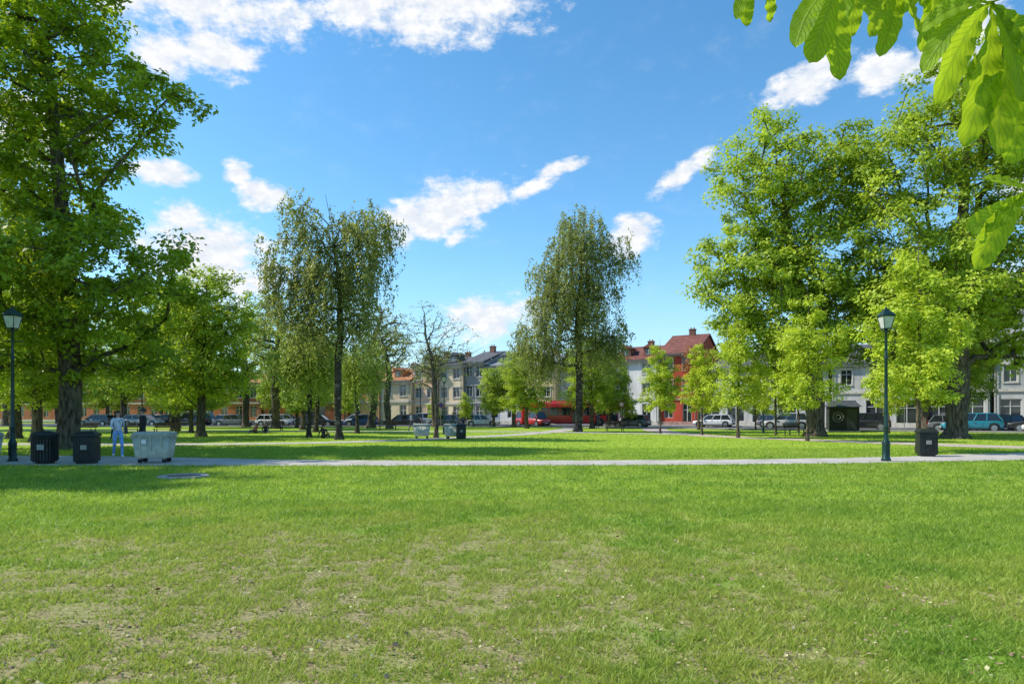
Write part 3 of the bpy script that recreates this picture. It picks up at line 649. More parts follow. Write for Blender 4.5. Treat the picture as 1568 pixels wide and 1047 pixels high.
building('white_apartment_building',(37.3,76.1),(50,68.3),12,1,3.2,3.9,w_soft,r_dark,ground=w_soft,rise=2.6,shop=True,dorm=3)
building('light_grey_apartment_building',(50.3,68.1),(64,59.6),12,3,3.2,3.9,w_lgrey,r_red,ground=w_soft,rise=2.8,shop=True,dorm=3)
building('beige_apartment_building',(64.3,59.4),(84,47),12,3,3.2,3.9,w_beige,r_dark,rise=2.8)

# ------------------------------------------------------------------ vehicles
m_tyre=simple('tyre_rubber',(.02,.02,.02),.85); m_rim=simple('alloy',(.45,.45,.46),.35,.8); m_cg=simple('car_glass',(.02,.025,.03),.07,0,.1,1,.9)
m_lampr=simple('tail_lamp',(.45,.02,.02),.3); m_lampw=simple('head_lamp',(.75,.75,.72),.15); m_trimb=simple('black_plastic',(.025,.025,.025),.6); m_plate=simple('number_plate',(.7,.7,.68),.5)
def paint(name,c):
    if name in _mc: return _mc[name]
    m,nt=new_mat(name); b=nt.nodes.new('ShaderNodeBsdfPrincipled'); b.inputs['Roughness'].default_value=.35; b.inputs['Coat Weight'].default_value=.8; b.inputs['Coat Roughness'].default_value=.06
    f=noise(nt,objc(nt),3,4); cc=mixc(nt,f,tuple(x*.85 for x in c),c); L(nt,cc,b.inputs['Base Color']); out(nt,b.outputs[0]); _mc[name]=m; return m
def wheel(mb,x,y,r,w):
    M=Matrix.Translation((x,y,r))@Matrix.Rotation(R(90),4,'X')
    mb.lathe('tyres',[(r*.7,-w/2),(r*.95,-w/2),(r,-w/2+.04),(r,w/2-.04),(r*.95,w/2),(r*.7,w/2)],n=24,M=M)
    mb.lathe('wheel_rims',[(r*.2,-w/2-.012),(r*.66,-w/2-.004),(r*.66,w/2+.004),(r*.2,w/2+.012)],n=20,M=M)
def car(name,loc,rz,col,kind='hatch'):
    Ls,Wd,H={'hatch':(4.2,1.76,1.47),'suv':(4.55,1.85,1.66),'wagon':(4.7,1.8,1.48),'van':(4.9,1.9,1.9)}[kind]
    e=empty(name,(loc[0],loc[1],.024 if len(loc)<3 else loc[2]),rz); mb=MB(); h=Ls/2; hw=Wd/2; belt=.58*H if kind!='van' else .52*H; r=.32 if kind!='suv' else .36
    g=.2 if kind!='suv' else .24
    hood=belt-.06
    st=[(-h,g+.18,belt*.72,hw*.84),(-h+.08,g+.06,belt*.93,hw*.93),(-h+.45,g,belt,hw*.99),(-.6,g,belt,hw),(.55,g,belt,hw),(h-1.15,g,hood+.02,hw*.99),(h-.5,g,hood-.08,hw*.96),(h-.1,g+.05,hood*.84,hw*.88),(h,g+.16,hood*.66,hw*.78)]
    rings=[]
    for x,zl,zt,w in st:
        zm=zl+(zt-zl)*.55
        half=[(w*.9,zl),(w,zl+.12),(w*1.0,zm),(w*.965,zt-.08),(w*.9,zt),(w*.4,zt+.02)]
        rings.append([(x,-a,b) for a,b in half]+[(x,a,b) for a,b in half[::-1]])
    mb.loft('bodywork',rings)
    bx0=-h+.12; tx0=bx0+(.42 if kind!='van' else .15); bx1=h-1.12 if kind!='van' else h-.75; tx1=bx1-(.75 if kind!='van' else .5)
    bw=hw*.9; tw=hw*.74; zt=H-.05; zb=belt-.02
    mb.add('side_and_screen_glass',[(bx0,-bw,zb),(bx1,-bw,zb),(bx1,bw,zb),(bx0,bw,zb),(tx0,-tw,zt),(tx1,-tw,zt),(tx1,tw,zt),(tx0,tw,zt)],[(0,1,5,4),(1,2,6,5),(2,3,7,6),(3,0,4,7)])
    rr=[]
    for x,w,z in ((tx0-.05,tw*.9,zt-.01),(tx0+.1,tw*1.02,zt+.03),((tx0+tx1)/2,tw*1.04,H),(tx1-.1,tw*1.02,zt+.03),(tx1+.06,tw*.9,zt-.01)):
        rr.append([(x,-w,zt-.03),(x,-w*.9,z),(x,w*.9,z),(x,w,zt-.03)])
    mb.loft('roof_panel',rr)
    def pil(a,b,w=.06):
        for s in(-1,1): tube(mb,'pillars',[(a[0],a[1]*s,a[2]),(b[0],b[1]*s,b[2])],w/2+.005,6)
    pil((bx0,bw,zb),(tx0,tw,zt),.09); pil((bx1,bw,zb),(tx1,tw,zt),.07)
    for k in ((.36,.33),(.66,.66)):
        xb=bx0+(bx1-bx0)*k[0]; xt=tx0+(tx1-tx0)*k[1]; pil((xb,bw+.004,zb),(xt,tw+.004,zt),.08)
    xa=h-.82; xb=-h+.8
    for x in(xa,xb):
        for s in(-1,1):
            wheel(mb,x,s*(hw-.1),r,.2)
            M=Matrix.Translation((x,s*(hw-.015),r+.02))@Matrix.Rotation(R(90),4,'X'); mb.lathe('wheel_arches',[(r+.07,-.012),(r+.07,.012)],n=24,M=M)
    mb.box('sills',-h+1.3,h-1.3,-hw-.005,hw+.005,g-.02,g+.09)
    for s in(-1,1):
        mb.box('head_lamps',h-.28,h-.06,s*hw*.62-.14,s*hw*.62+.14,hood*.72,hood*.86)
        mb.box('tail_lamps',-h+.0,-h+.12,s*hw*.72-.12,s*hw*.72+.12,belt*.7,belt*.92)
        mb.box('mirrors',bx1-.32,bx1-.14,s*(hw+.08)-.07,s*(hw+.08)+.07,belt+.02,belt+.15)
        for k in(.3,.62): mb.box('door_handles',bx0+(bx1-bx0)*k,bx0+(bx1-bx0)*k+.16,s*hw-.02,s*hw+.02,belt-.14,belt-.11)
        for k in(.12,.46,.82):
            x=bx0+(bx1-bx0)*k; mb.box('door_gaps',x-.006,x+.006,s*hw-.004,s*hw+.004,g+.12,belt-.1)
    mb.box('bumpers',h-.12,h+.015,-hw*.7,hw*.7,g+.1,g+.26); mb.box('bumpers',-h-.015,-h+.12,-hw*.76,hw*.76,g+.1,g+.26)
    mb.box('number_plates',h+.016,h+.024,-.26,.26,g+.16,g+.27); mb.box('number_plates',-h-.024,-h-.016,-.26,.26,g+.3,g+.41)
    p=paint('paint_%02d%02d%02d'%tuple(int(c*99) for c in col),col)
    mats=dict(bodywork=p,side_and_screen_glass=m_cg,roof_panel=p,pillars=p,tyres=m_tyre,wheel_rims=m_rim,wheel_arches=m_trimb,sills=m_trimb,head_lamps=m_lampw,tail_lamps=m_lampr,mirrors=p,door_handles=m_rim,door_gaps=m_trimb,bumpers=m_trimb,number_plates=m_plate)
    mb.make(e,mats,bevel={'bodywork':.04,'roof_panel':.02},smooth_keys=('tyres',))
red=(.5,.02,.02); blk=(.015,.015,.018); sil=(.42,.43,.45); wht=(.75,.75,.75); teal=(.02,.25,.34); gry=(.14,.15,.16); blu=(.03,.07,.2)
def street_pt(s,d):
    q=off(ST,d); b=min(range(1,len(q)-1),key=lambda i:abs(q[i][0]-s)); a=Vector(q[b+1])-Vector(q[b-1])
    return q[b],math.atan2(a.y,a.x)
def street_car(s,d,col,kind,flip=False,name='parked_car'):
    p,a=street_pt(s,d); t=s-p[0]; car(name,(s,p[1]+t*math.tan(a)),a+(math.pi if flip else 0),col,kind)
for s,col,k in [(-52,gry,'hatch'),(-46,sil,'wagon'),(-40,blk,'suv'),(-34.5,gry,'wagon'),(-29.5,wht,'hatch'),(-24,blk,'wagon'),(-18.6,blu,'hatch'),(-13.4,blk,'wagon'),(-8.4,gry,'hatch'),(-3.6,wht,'hatch'),(13.5,gry,'hatch'),
   (27.5,sil,'suv'),(33.2,blk,'suv'),(39.3,gry,'hatch'),(44.3,blk,'suv'),(52,wht,'hatch')]:
    street_car(s,-4.4,col,k,random.random()<.5)
for s,col,k in [(-49,blk,'hatch'),(-43,wht,'van'),(-31,sil,'wagon'),(-21.5,wht,'hatch'),(-11,sil,'suv'),(-5.5,blk,'hatch'),(24,wht,'wagon'),(30,gry,'hatch'),(47,blk,'wagon')]:
    street_car(s,4.3,col,k,random.random()<.5)
street_car(2.6,-4.3,red,'van',name='red_van')
car('teal_suv',(40.0,57.0,.004),math.atan2(-.62,1)*.55+math.pi,teal,'suv'); car('white_car',(44.8,54.6,.004),math.atan2(-.62,1)*.55+math.pi,wht,'hatch')
def bus():
    p,a=street_pt(7.2,-1.6); e=empty('red_bus',(7.2,p[1],.024),a*.6); mb=MB(); l=6.1; w=1.27
    rings=[]
    for x,k in((-l,.93),(-l+.15,1),(l-.3,1),(l,.92)):
        half=[(w*.97*k,.32),(w*k,.5),(w*k,2.6),(w*.93*k,2.95),(w*.6*k,3.05)]
        rings.append([(x,-y,z) for y,z in half]+[(x,y,z) for y,z in half[::-1]])
    mb.loft('bodywork',rings)
    for s in(-1,1):
        y=s*(w+.004)
        xs=[-l+.5+i*1.45 for i in range(8)]
        for i,x in enumerate(xs):
            z0=.5 if (s==-1 and i in(1,4,7)) else 1.35
            y0,y1=sorted((y,y+s*.012)); mb.box('side_windows',x,x+1.36,y0,y1,z0,2.35)
            if z0<1: mb.box('door_leaves',x+.66,x+.70,*sorted((y+s*.013,y+s*.03)),.5,2.35)
        y0,y1=sorted((y,y+s*.01)); mb.box('lower_stripe',-l+.3,l-.4,y0,y1,.42,.49)
        for x in(-3.6,3.7):
            wheel(mb,x,s*(w-.13),.48,.26); mb.lathe('wheel_arches',[(.56,-.01),(.56,.01)],n=24,M=Matrix.Translation((x,s*(w+.0),.5))@Matrix.Rotation(R(90),4,'X'))
        mb.box('mirrors',l-.1,l+.25,*sorted((s*(w+.05),s*(w+.2))),1.9,2.4)
    mb.box('windscreen',l-.02,l+.012,-w*.84,w*.84,1.1,2.5); mb.box('windscreen',-l-.012,-l+.02,-w*.8,w*.8,1.4,2.4)
    mb.box('destination_sign',l-.0,l+.02,-w*.6,w*.6,2.56,2.85)
    for s in(-1,1): mb.box('head_lamps',l-.02,l+.02,s*.85-.18,s*.85+.18,.62,.82); mb.box('tail_lamps',-l-.02,-l+.02,s*.98-.1,s*.98+.1,.8,1.3)
    mb.box('roof_unit',-2.5,1.5,-.7,.7,3.03,3.22)
    p=paint('bus_red',(.68,.02,.025))
    mb.make(e,dict(bodywork=p,side_windows=m_cg,door_leaves=m_trimb,lower_stripe=m_trimb,tyres=m_tyre,wheel_rims=m_rim,wheel_arches=m_trimb,mirrors=m_trimb,windscreen=m_cg,destination_sign=m_trimb,head_lamps=m_lampw,tail_lamps=m_lampr,roof_unit=p),bevel={'bodywork':.06,'roof_unit':.05})
bus()

# ------------------------------------------------------------------ street furniture
m_green=simple('lamp_post_green_paint',(.015,.05,.045),.4,.3,.2,4); m_lglass=simple('lantern_glass',(.55,.56,.52),.15)
def lamp(loc,s=1.0):
    e=empty('street_lamp',(loc[0],loc[1],0),0,s); mb=MB()
    mb.lathe('post',[(.15,0),(.15,.08),(.12,.12),(.12,.55),(.135,.6),(.10,.68),(.075,.78),(.07,1.1),(.082,1.13),(.082,1.18),(.062,1.24),(.05,3.4),(.065,3.43),(.065,3.5),(.045,3.56),(.04,4.32),(.075,4.36),(.05,4.44)],n=16)
    tube(mb,'ladder_bar',[(-.3,0,4.02),(.3,0,4.02)],.016,8)
    for sx in(-.3,.3): mb.lathe('bar_ends',[(.0,-.03),(.03,-.015),(.03,.015),(.0,.03)],(sx,0,4.02),8)
    for k in range(4):
        a=R(45+90*k); c,s_=math.cos(a),math.sin(a)
        tube(mb,'lantern_cradle',[(0,0,4.36),(c*.1,s_*.1,4.38),(c*.16,s_*.16,4.46)],.012,6)
        tube(mb,'lantern_frame',[(c*.165,s_*.165,4.46),(c*.265,s_*.265,4.86)],.013,6)
    def sq(r,z): return [(r*math.cos(R(45+90*k)),r*math.sin(R(45+90*k)),z) for k in range(4)]
    mb.loft('lantern_glass',[sq(.155,4.47),sq(.255,4.85)])
    mb.loft('lantern_frame',[sq(.175,4.44),sq(.175,4.47)]); mb.loft('lantern_frame',[sq(.275,4.85),sq(.3,4.89)])
    mb.loft('lantern_roof',[sq(.31,4.892),sq(.2,5.0),sq(.12,5.05),sq(.1,5.10),sq(.03,5.13)])
    mb.lathe('finial',[(.02,5.12),(.035,5.16),(.02,5.19),(.0,5.24)],n=8)
    mb.lathe('lamp_bulb',[(.03,4.9),(.05,4.8),(.04,4.7),(.0,4.66)],n=10)
    mb.box('inspection_door',-.05,.05,-.128,-.118,.2,.5)
    mats=dict(post=m_green,ladder_bar=m_green,bar_ends=m_green,lantern_cradle=m_green,lantern_frame=m_green,lantern_glass=m_lglass,lantern_roof=m_green,finial=m_green,lamp_bulb=m_plate,inspection_door=m_green)
    mb.make(e,mats,smooth_keys=('post',))
lamp((12.6,22.0)); lamp((-16.75,21.9))
lamp((-5.2,50),.9); lamp((20,52),.9); lamp((-34,60),.95)
for x in(-44,-14,14.5,31,47):
    p,a=street_pt(x,6.4); lamp(p,1.15)
m_bin=simple('black_bin_metal',(.025,.03,.03),.5,.3,.2,6); m_binl=simple('bin_label',(.3,.3,.28),.6)
def bin_(loc,rz=0,s=1.0,name='litter_bin'):
    e=empty(name,(loc[0],loc[1],.008),rz,s); mb=MB()
    mb.lathe('drum',[(.33,.06),(.34,.1),(.345,.82),(.37,.84),(.37,.88)],n=28)
    for i in range(28):
        a=2*math.pi*i/28; M=Matrix.Rotation(a,4,'Z'); mb.box('slats',.347,.372,-.022,.022,.1,.81,M)
    mb.lathe('foot',[(.26,0),(.26,.06)],n=20)
    mb.lathe('lid',[(.385,.885),(.39,.93),(.3,1.0),(.17,1.03)],n=28); mb.lathe('opening',[(.165,1.032),(.15,1.036)],n=20)
    mb.box('label',-.1,.1,-.378,-.374,.45,.62); mb.box('hinge',.3,.42,-.06,.06,.84,.95)
    mb.make(e,dict(drum=m_bin,slats=m_bin,foot=m_bin,lid=m_bin,opening=m_trimb,label=m_binl,hinge=m_bin),smooth_keys=('drum','lid'))
def binsq(loc,rz=0,s=1.0):
    e=empty('litter_bin',(loc[0],loc[1],.008),rz,s); mb=MB()
    mb.box('body',-.3,.3,-.28,.28,.06,.86); mb.box('foot',-.24,.24,-.22,.22,0,.058)
    for i in range(9):
        x=-.28+i*.07; mb.box('ribs',x-.014,x+.014,-.298,-.282,.1,.82); mb.box('ribs',x-.014,x+.014,.282,.298,.1,.82)
    mb.box('hood',-.33,.33,-.31,.31,.862,.93); mb.add('hood',[(-.33,-.31,.932),(.33,-.31,.932),(.33,.31,.932),(-.33,.31,.932),(-.22,-.15,1.03),(.22,-.15,1.03),(.22,.15,1.03),(-.22,.15,1.03)],[(0,1,5,4),(1,2,6,5),(2,3,7,6),(3,0,4,7),(4,5,6,7)])
    mb.box('opening',-.2,.2,-.314,-.311,.875,.915); mb.box('label',-.09,.09,-.303,-.299,.45,.6)
    mb.make(e,dict(body=m_bin,foot=m_bin,ribs=m_bin,hood=m_bin,opening=m_trimb,label=m_binl),bevel={'body':.03,'hood':.02})
bin_((-14.95,20.9),.3); binsq((-13.6,20.9),.25); binsq((15.55,24.5),-.3); binsq((-3.2,41),.2,.95)
m_cont=simple('container_plastic',(.46,.47,.38),.55,0,.12,5); m_lid=simple('container_lid',(.40,.41,.35),.5,0,.12,5)
def container(loc,rz=0,s=1.0):
    e=empty('waste_container',(loc[0],loc[1],.008),rz,s); mb=MB()
    def rg(w,d,z): return [(-w,-d,z),(w,-d,z),(w,d,z),(-w,d,z)]
    mb.loft('tub',[rg(.46,.32,.16),rg(.48,.34,.2),rg(.55,.40,.84),rg(.56,.41,.86)])
    mb.loft('rim',[rg(.585,.43,.862),rg(.585,.43,.91)])
    mb.loft('lid',[rg(.57,.42,.912),rg(.56,.40,.97),rg(.50,.34,1.0)])
    for x in(-.32,0,.32): mb.loft('ribs',[[(x-.02,-.36,.22),(x+.02,-.36,.22),(x+.02,-.33,.22),(x-.02,-.33,.22)],[(x-.02,-.425,.84),(x+.02,-.425,.84),(x+.02,-.39,.84),(x-.02,-.39,.84)]])
    for x in(-.36,.36):
        for y in(-.22,.22):
            mb.lathe('castors',[(.075,-.025),(.075,.025)],n=14,M=Matrix.Translation((x,y,.075))@Matrix.Rotation(R(90),4,'X')); mb.box('castor_forks',x-.03,x+.03,y-.04,y+.04,.13,.17)
    tube(mb,'handle',[(-.585,-.3,.82),(-.63,-.3,.82),(-.63,.3,.82),(-.585,.3,.82)],.014,6); tube(mb,'handle',[(.585,-.3,.82),(.63,-.3,.82),(.63,.3,.82),(.585,.3,.82)],.014,6)
    mb.box('sticker',-.27,-.12,-.425,-.405,.62,.76)
    mb.make(e,dict(tub=m_cont,rim=m_lid,lid=m_lid,ribs=m_cont,castors=m_tyre,castor_forks=m_rim,handle=m_rim,sticker=m_plate),bevel={'tub':.03,'rim':.015,'lid':.03})
container((-11.65,21.3),.18); container((-17.1,20.9),-.2); container((-5.8,42),.1,.95); container((-3.75,41.6),-.1,.95)
e=empty('manhole_cover',(-8.3,16.5,0)); mb=MB()
mb.lathe('concrete_ring',[(.60,0),(.60,.035),(.57,.045),(.43,.045),(.425,.03)],n=40,caps=False); mb.lathe('iron_lid',[(.42,.0),(.42,.032)],n=36)
for i in range(-3,4): w=math.sqrt(max(0,.36**2-(i*.1)**2)); mb.box('iron_ribs',-w,w,i*.1-.012,i*.1+.012,.033,.04)
mb.make(e,dict(concrete_ring=simple('concrete',(.42,.38,.34),.9,0,.2,6),iron_lid=simple('cast_iron',(.24,.19,.16),.7,.2),iron_ribs=simple('cast_iron',(.16,.13,.12))))
m_wood=simple('bench_wood',(.10,.06,.035),.7,0,.3,8)
def bench(loc,rz):
    e=empty('park_bench',(loc[0],loc[1],0),rz); mb=MB()
    for i in range(4): mb.box('seat',-.9,.9,-.05+i*.12,.05+i*.12,.43,.46)
    for i in range(3): mb.box('backrest',-.9,.9,.43+i*.03,.455+i*.03,.56+i*.13,.66+i*.13)
    for x in(-.75,.75):
        mb.box('legs',x-.03,x+.03,-.04,.02,0,.428); mb.box('legs',x-.03,x+.03,.38,.43,0,.428); tube(mb,'armrests',[(x,.46,.7),(x,.2,.68),(x,-.03,.64),(x,-.03,.43)],.02,6); tube(mb,'back_supports',[(x,.40,.42),(x,.53,.92)],.02,6)
    mb.make(e,dict(seat=m_wood,backrest=m_wood,legs=m_trimb,armrests=m_trimb,back_supports=m_trimb))
bench((-25.5,48),.1); bench((-28.5,48.4),.0); bench((-31.5,47.8),-.1); bench((20.5,47),.5); bench((-22,60),0); bench((9.5,60),.2); bench((-12,63),.1)
e=empty('utility_kiosk',(29.6,58.5,0),-.3); mb=MB(); mb.box('cabin',-1.2,1.2,-.9,.9,.1,2.2); mb.box('plinth',-1.25,1.25,-.95,.95,0,.098)
mb.add('roof',[(-1.4,-1.1,2.2),(1.4,-1.1,2.2),(1.4,1.1,2.2),(-1.4,1.1,2.2),(-1.0,0,2.75),(1.0,0,2.75)],[(0,1,5,4),(1,2,5),(2,3,4,5),(3,0,4),(3,2,1,0)])
for i in range(11): mb.box('cladding_battens',-1.1+i*.22-.02,-1.1+i*.22+.02,-.93,-.902,.12,2.15)
mb.box('door',.2,1.0,-.955,-.932,.15,2.0)
for r0 in(.2,.42):
    tube(mb,'graffiti',[(-.5+r0*math.cos(R(a)),-.94,1.3+r0*math.sin(R(a))) for a in range(0,361,20)],.03,5)
mb.make(e,dict(cabin=simple('dark_boards',(.03,.035,.035),.7),plinth=m_kerb,roof=simple('kiosk_roof',(.07,.075,.08),.6),cladding_battens=simple('dark_boards',(.03,.035,.035)),door=simple('kiosk_door',(.045,.05,.05),.6),graffiti=simple('graffiti_paint',(.3,.3,.3))))
def sign(x,d,col):
    p,a=street_pt(x,d); e=empty('traffic_sign',(p[0],p[1],.1)); mb=MB(); tube(mb,'pole',[(0,0,0),(0,0,2.8)],.03,8)
    M=Matrix.Translation((0,-.05,2.5))@Matrix.Rotation(R(90),4,'X'); mb.lathe('plate',[(.3,-.01),(.3,.01)],n=24,M=M); mb.lathe('plate_face',[(.22,.011),(.22,.016)],n=24,M=M)
    mb.make(e,dict(pole=m_rim,plate=simple('sign_red',(.5,.03,.03),.4),plate_face=simple('sign_'+str(col[2]),col,.4)))
sign(-9,-6.5,(.05,.1,.5)); sign(12,-6.5,(.7,.7,.7)); sign(36,-6.5,(.05,.1,.5))

# ------------------------------------------------------------------ people
def person(name,loc,rz,h=1.68,top=(.3,.4,.5),legs=(.2,.3,.45),shoe=(.5,.5,.5),hair=(.03,.02,.015),longhair=True,pose='walk',bag=None):
    e=empty(name,(loc[0],loc[1],loc[2] if len(loc)>2 else .006),rz,h/1.68)
    if pose=='walk':
        la=dict(hip=(.09,0,.9),knee=(.10,-.16,.50),ank=(.10,-.20,.09),toe=(.11,-.37,.045)); ra=dict(hip=(-.09,0,.9),knee=(-.1,.04,.49),ank=(-.1,.25,.13),toe=(-.11,.12,.035))
        arms={1:[(.17,0,1.37),(.215,.08,1.12),(.22,.02,.90),(.22,-.01,.83)],-1:[(-.17,0,1.37),(-.22,-.05,1.12),(-.17,-.24,1.02),(-.15,-.30,1.04)]}; dz=0
    elif pose=='sit':
        dz=-.82; la=dict(hip=(.09,0,.9),knee=(.18,-.36,1.15),ank=(.14,-.62,.90),toe=(.15,-.78,.865)); ra=dict(hip=(-.09,0,.9),knee=(-.22,-.38,1.08),ank=(-.1,-.55,.9),toe=(-.08,-.71,.865))
        arms={1:[(.17,0,1.37),(.24,-.08,1.13),(.18,-.32,1.12),(.17,-.38,1.13)],-1:[(-.17,0,1.37),(-.24,.1,1.12),(-.25,.24,.92),(-.25,.27,.87)]}
    else:
        dz=0; la=dict(hip=(.09,0,.9),knee=(.10,-.02,.49),ank=(.10,.03,.09),toe=(.12,-.14,.04)); ra=dict(hip=(-.09,0,.9),knee=(-.11,-.04,.49),ank=(-.12,.02,.09),toe=(-.15,-.14,.04))
        arms={1:[(.17,0,1.37),(.21,.04,1.11),(.2,-.04,.88),(.2,-.06,.81)],-1:[(-.17,0,1.37),(-.22,.02,1.12),(-.14,-.2,1.1),(-.1,-.25,1.15)]}
    V=[(0,0,.93),(0,0,1.05),(0,.005,1.2),(0,.005,1.34),(0,.0,1.42),(0,-.01,1.49),(0,-.015,1.56),(0,-.01,1.62)]
    Rd=[.13,.11,.125,.105,.05,.058,.083,.062]; E=[(i,i+1) for i in range(7)]
    def add(parent,pts,rr):
        p=parent
        for q,r in zip(pts,rr): V.append(q); Rd.append(r); E.append((p,len(V)-1)); p=len(V)-1
    add(0,[la['hip'],la['knee'],la['ank'],la['toe']],[.095,.06,.042,.034]); add(0,[ra['hip'],ra['knee'],ra['ank'],ra['toe']],[.095,.06,.042,.034])
    for s in(1,-1): add(3,arms[s],[.06,.042,.028,.03])
    me=bpy.data.meshes.new('b'); me.from_pydata([(x,y,z+dz) for x,y,z in V],E,[]); ob=bpy.data.objects.new('b',me); link(ob)
    md=ob.modifiers.new('s','SKIN'); sv=me.skin_vertices[0].data
    for i,r in enumerate(Rd):
        k=(1.22,.85) if i in(0,1,2,3) else (1.0,1.0)
        sv[i].radius=(r*k[0],r*k[1])
    sv[0].use_root=True
    ss=ob.modifiers.new('u','SUBSURF'); ss.levels=2; ss.render_levels=2
    dg=bpy.context.evaluated_depsgraph_get(); dg.update(); bm=bpy.data.meshes.new_from_object(ob.evaluated_get(dg)); bpy.data.objects.remove(ob)
    bm.name='body'; sk_=simple('skin',(.5,.3,.22),.55)
    mats=[simple('top_%d%d%d'%tuple(int(c*99) for c in top),top,.85,0,.2,9),simple('legs_%d%d%d'%tuple(int(c*99) for c in legs),legs,.85,0,.2,9),simple('shoe_%d'%int(shoe[0]*99),shoe,.7),sk_]
    bm.materials.clear()
    for m_ in mats: bm.materials.append(m_)
    wr=[Vector(arms[s][2]) for s in(1,-1)]; hd=[Vector(arms[s][3]) for s in(1,-1)]; el_=[Vector(arms[s][1]) for s in(1,-1)]
    feet=[(Vector(a['ank']),Vector(a['toe'])) for a in(la,ra)]
    for p in bm.polygons:
        c=p.center-Vector((0,0,dz)); mi=0
        if c.z>1.425: mi=3
        elif min((c-x).length for x in hd)<.065: mi=3
        elif any((c-a).length<.06 and c.z<a.z or (c-t).length<.12 and (c-a).length<.24 for a,t in feet): mi=2
        elif min((c-x).length for x in wr+el_)<.16 and abs(c.x)>.13: mi=0
        elif c.z<.96 or (pose=='sit' and c.y<-.14 and abs(c.x)<.3 and c.z<1.25 and min((c-x).length for x in wr+hd+el_)>.1): mi=1
        p.material_index=mi; p.use_smooth=True
    link(bpy.data.objects.new('body',bm),e)
    mb=MB()
    for s in(1,-1):
        w,hn=Vector(arms[s][2]),Vector(arms[s][3]); d=(hn-w).normalized(); sd2=Vector((0,1,0)) if abs(d.y)<.7 else Vector((1,0,0)); sd2=(sd2-d*sd2.dot(d)).normalized(); nn=d.cross(sd2)
        for i,ln in enumerate((.072,.076,.07,.055)):
            b=hn+sd2*(-.027+i*.018)+d*.012; Z=Vector((0,0,dz)); tube(mb,'fingers',[Z+b,Z+b+d*ln*.5,Z+b+d*ln*.8+nn*.012,Z+b+d*ln+nn*.028],[.009,.0085,.008,.006],6)
        b=hn-sd2*.022-d*.02; tube(mb,'thumbs',[Z+b,Z+b-sd2*.022+d*.022,Z+b-sd2*.03+d*.05],[.011,.0095,.007],6)
    z=1.565+dz
    hv=[];hf=[];ni,nj=10,16
    for i in range(ni):
        ph=math.pi*i/(ni-1)*.62
        for j in range(nj):
            th=2*math.pi*j/nj; front=max(0,-math.sin(th)); lim=1-.42*front**2; q=ph*lim
            hv.append((math.sin(q)*math.cos(th)*.092,.012+math.sin(q)*math.sin(th)*.108,z+.01+math.cos(q)*.112))
    for i in range(ni-1):
        for j in range(nj): hf.append((i*nj+j,(i+1)*nj+j,(i+1)*nj+(j+1)%nj,i*nj+(j+1)%nj))
    mb.add('hair',hv,hf)
    if longhair:
        for k in range(7):
            x=-.066+k*.022; tube(mb,'hair',[(x,.06,z+.04),(x*1.2,.098,z-.06),(x*1.3,.095,z-.17),(x*1.1,.09,z-.3)],[.024,.03,.026,.008],7)
    for s in(-1,1):
        mb.lathe('eyes',[(0,-.011),(.008,-.008),(.011,0),(.008,.008),(0,.011)],(s*.03,-.088,z),8); mb.lathe('ears',[(0,-.03),(.014,-.02),(.017,.005),(.01,.028)],(s*.084,.0,z),8)
    mb.loft('nose',[[(-.008,-.09,z+.005),(.008,-.09,z+.005),(0,-.086,z+.012)],[(-.015,-.09,z-.035),(.015,-.09,z-.035),(0,-.114,z-.032)]]); mb.box('mouth',-.022,.022,-.092,-.082,z-.062,z-.052)
    if bag: mb.loft('shoulder_bag',[[(.2,-.12,.85+dz),(.3,-.12,.85+dz),(.3,.16,.85+dz),(.2,.16,.85+dz)],[(.2,-.1,1.1+dz),(.28,-.1,1.1+dz),(.28,.14,1.1+dz),(.2,.14,1.1+dz)]]); tube(mb,'bag_strap',[(.24,0,1.1+dz),(.19,-.02,1.42+dz),(.0,-.13,1.3+dz)],.012,5)
    mb.make(e,dict(fingers=sk_,thumbs=sk_,hair=simple('hair_%d'%int(hair[0]*999),hair,.6),eyes=m_trimb,ears=sk_,nose=sk_,mouth=simple('lips',(.35,.1,.09)),shoulder_bag=m_trimb,bag_strap=m_trimb),smooth_keys=('fingers','thumbs','hair','eyes','ears'))
person('woman',(-14.3,23.7),R(40),1.70,(.62,.66,.74),(.22,.42,.74),(.7,.7,.7),(.025,.015,.01),True,'walk',bag=True)
person('man',(-13.85,24.5),R(-80),1.80,(.02,.02,.025),(.03,.03,.04),(.05,.05,.05),(.03,.02,.015),False,'stand')
person('pedestrian',(-29.5,40.5),R(60),1.7,(.7,.7,.68),(.35,.33,.3),(.4,.4,.4),(.1,.06,.03),True,'walk')
person('pedestrian',(-24.3,40.0),R(-60),1.75,(.12,.14,.2),(.06,.07,.1),(.3,.3,.3),(.03,.02,.015),False,'walk')
person('sitting_person',(-20.0,53),R(20),1.7,(.03,.03,.05),(.05,.06,.1),(.3,.3,.3),(.03,.02,.01),False,'sit')
person('sitting_person',(-20.9,53.3),R(-30),1.68,(.5,.15,.12),(.06,.08,.15),(.3,.3,.3),(.2,.12,.05),True,'sit')
person('sitting_person',(-12.3,42.6),R(40),1.7,(.04,.04,.05),(.04,.04,.05),(.2,.2,.2),(.03,.02,.01),True,'sit')
person('pedestrian',(-6.6,73),R(80),1.72,(.05,.05,.06),(.1,.1,.14),(.1,.1,.1),(.03,.02,.01),False,'walk')
person('pedestrian',(-9.0,58.2),R(90),1.7,(.6,.55,.5),(.1,.1,.14),(.1,.1,.1),(.2,.1,.04),True,'walk')
person('pedestrian',(9.2,70),R(-60),1.75,(.08,.1,.2),(.1,.1,.14),(.1,.1,.1),(.03,.02,.01),False,'walk')
person('pedestrian',(12.5,74.5),R(-70),1.7,(.5,.1,.1),(.1,.1,.14),(.1,.1,.1),(.03,.02,.01),True,'walk')
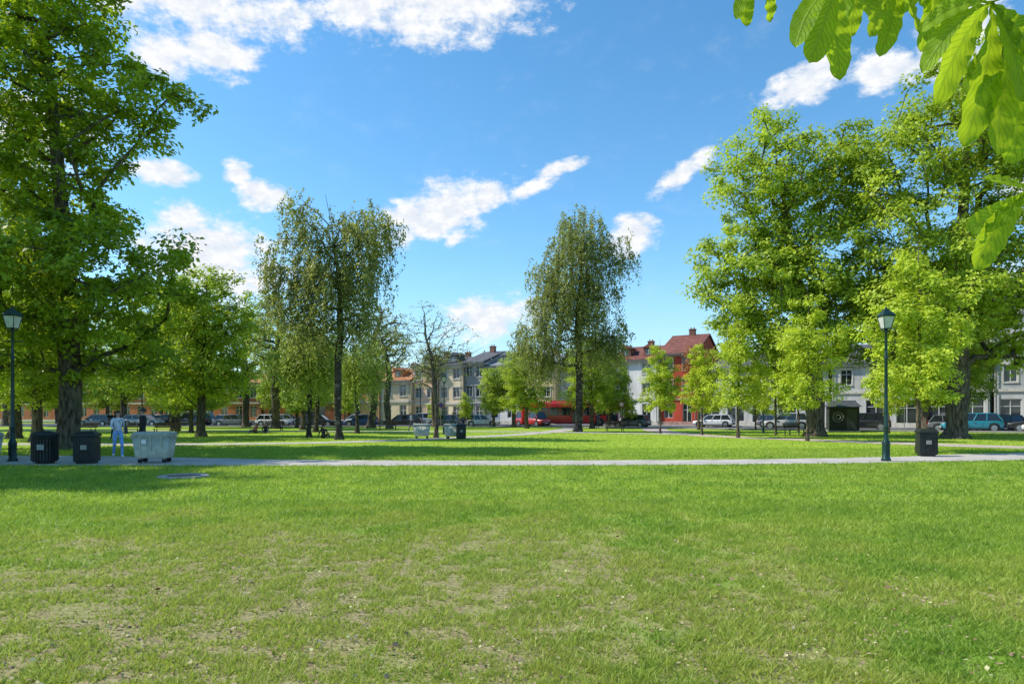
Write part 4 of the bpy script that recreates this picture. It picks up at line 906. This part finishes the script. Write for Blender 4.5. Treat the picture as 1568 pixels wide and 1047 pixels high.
print('faces',sum(len(m.polygons) for m in bpy.data.meshes))
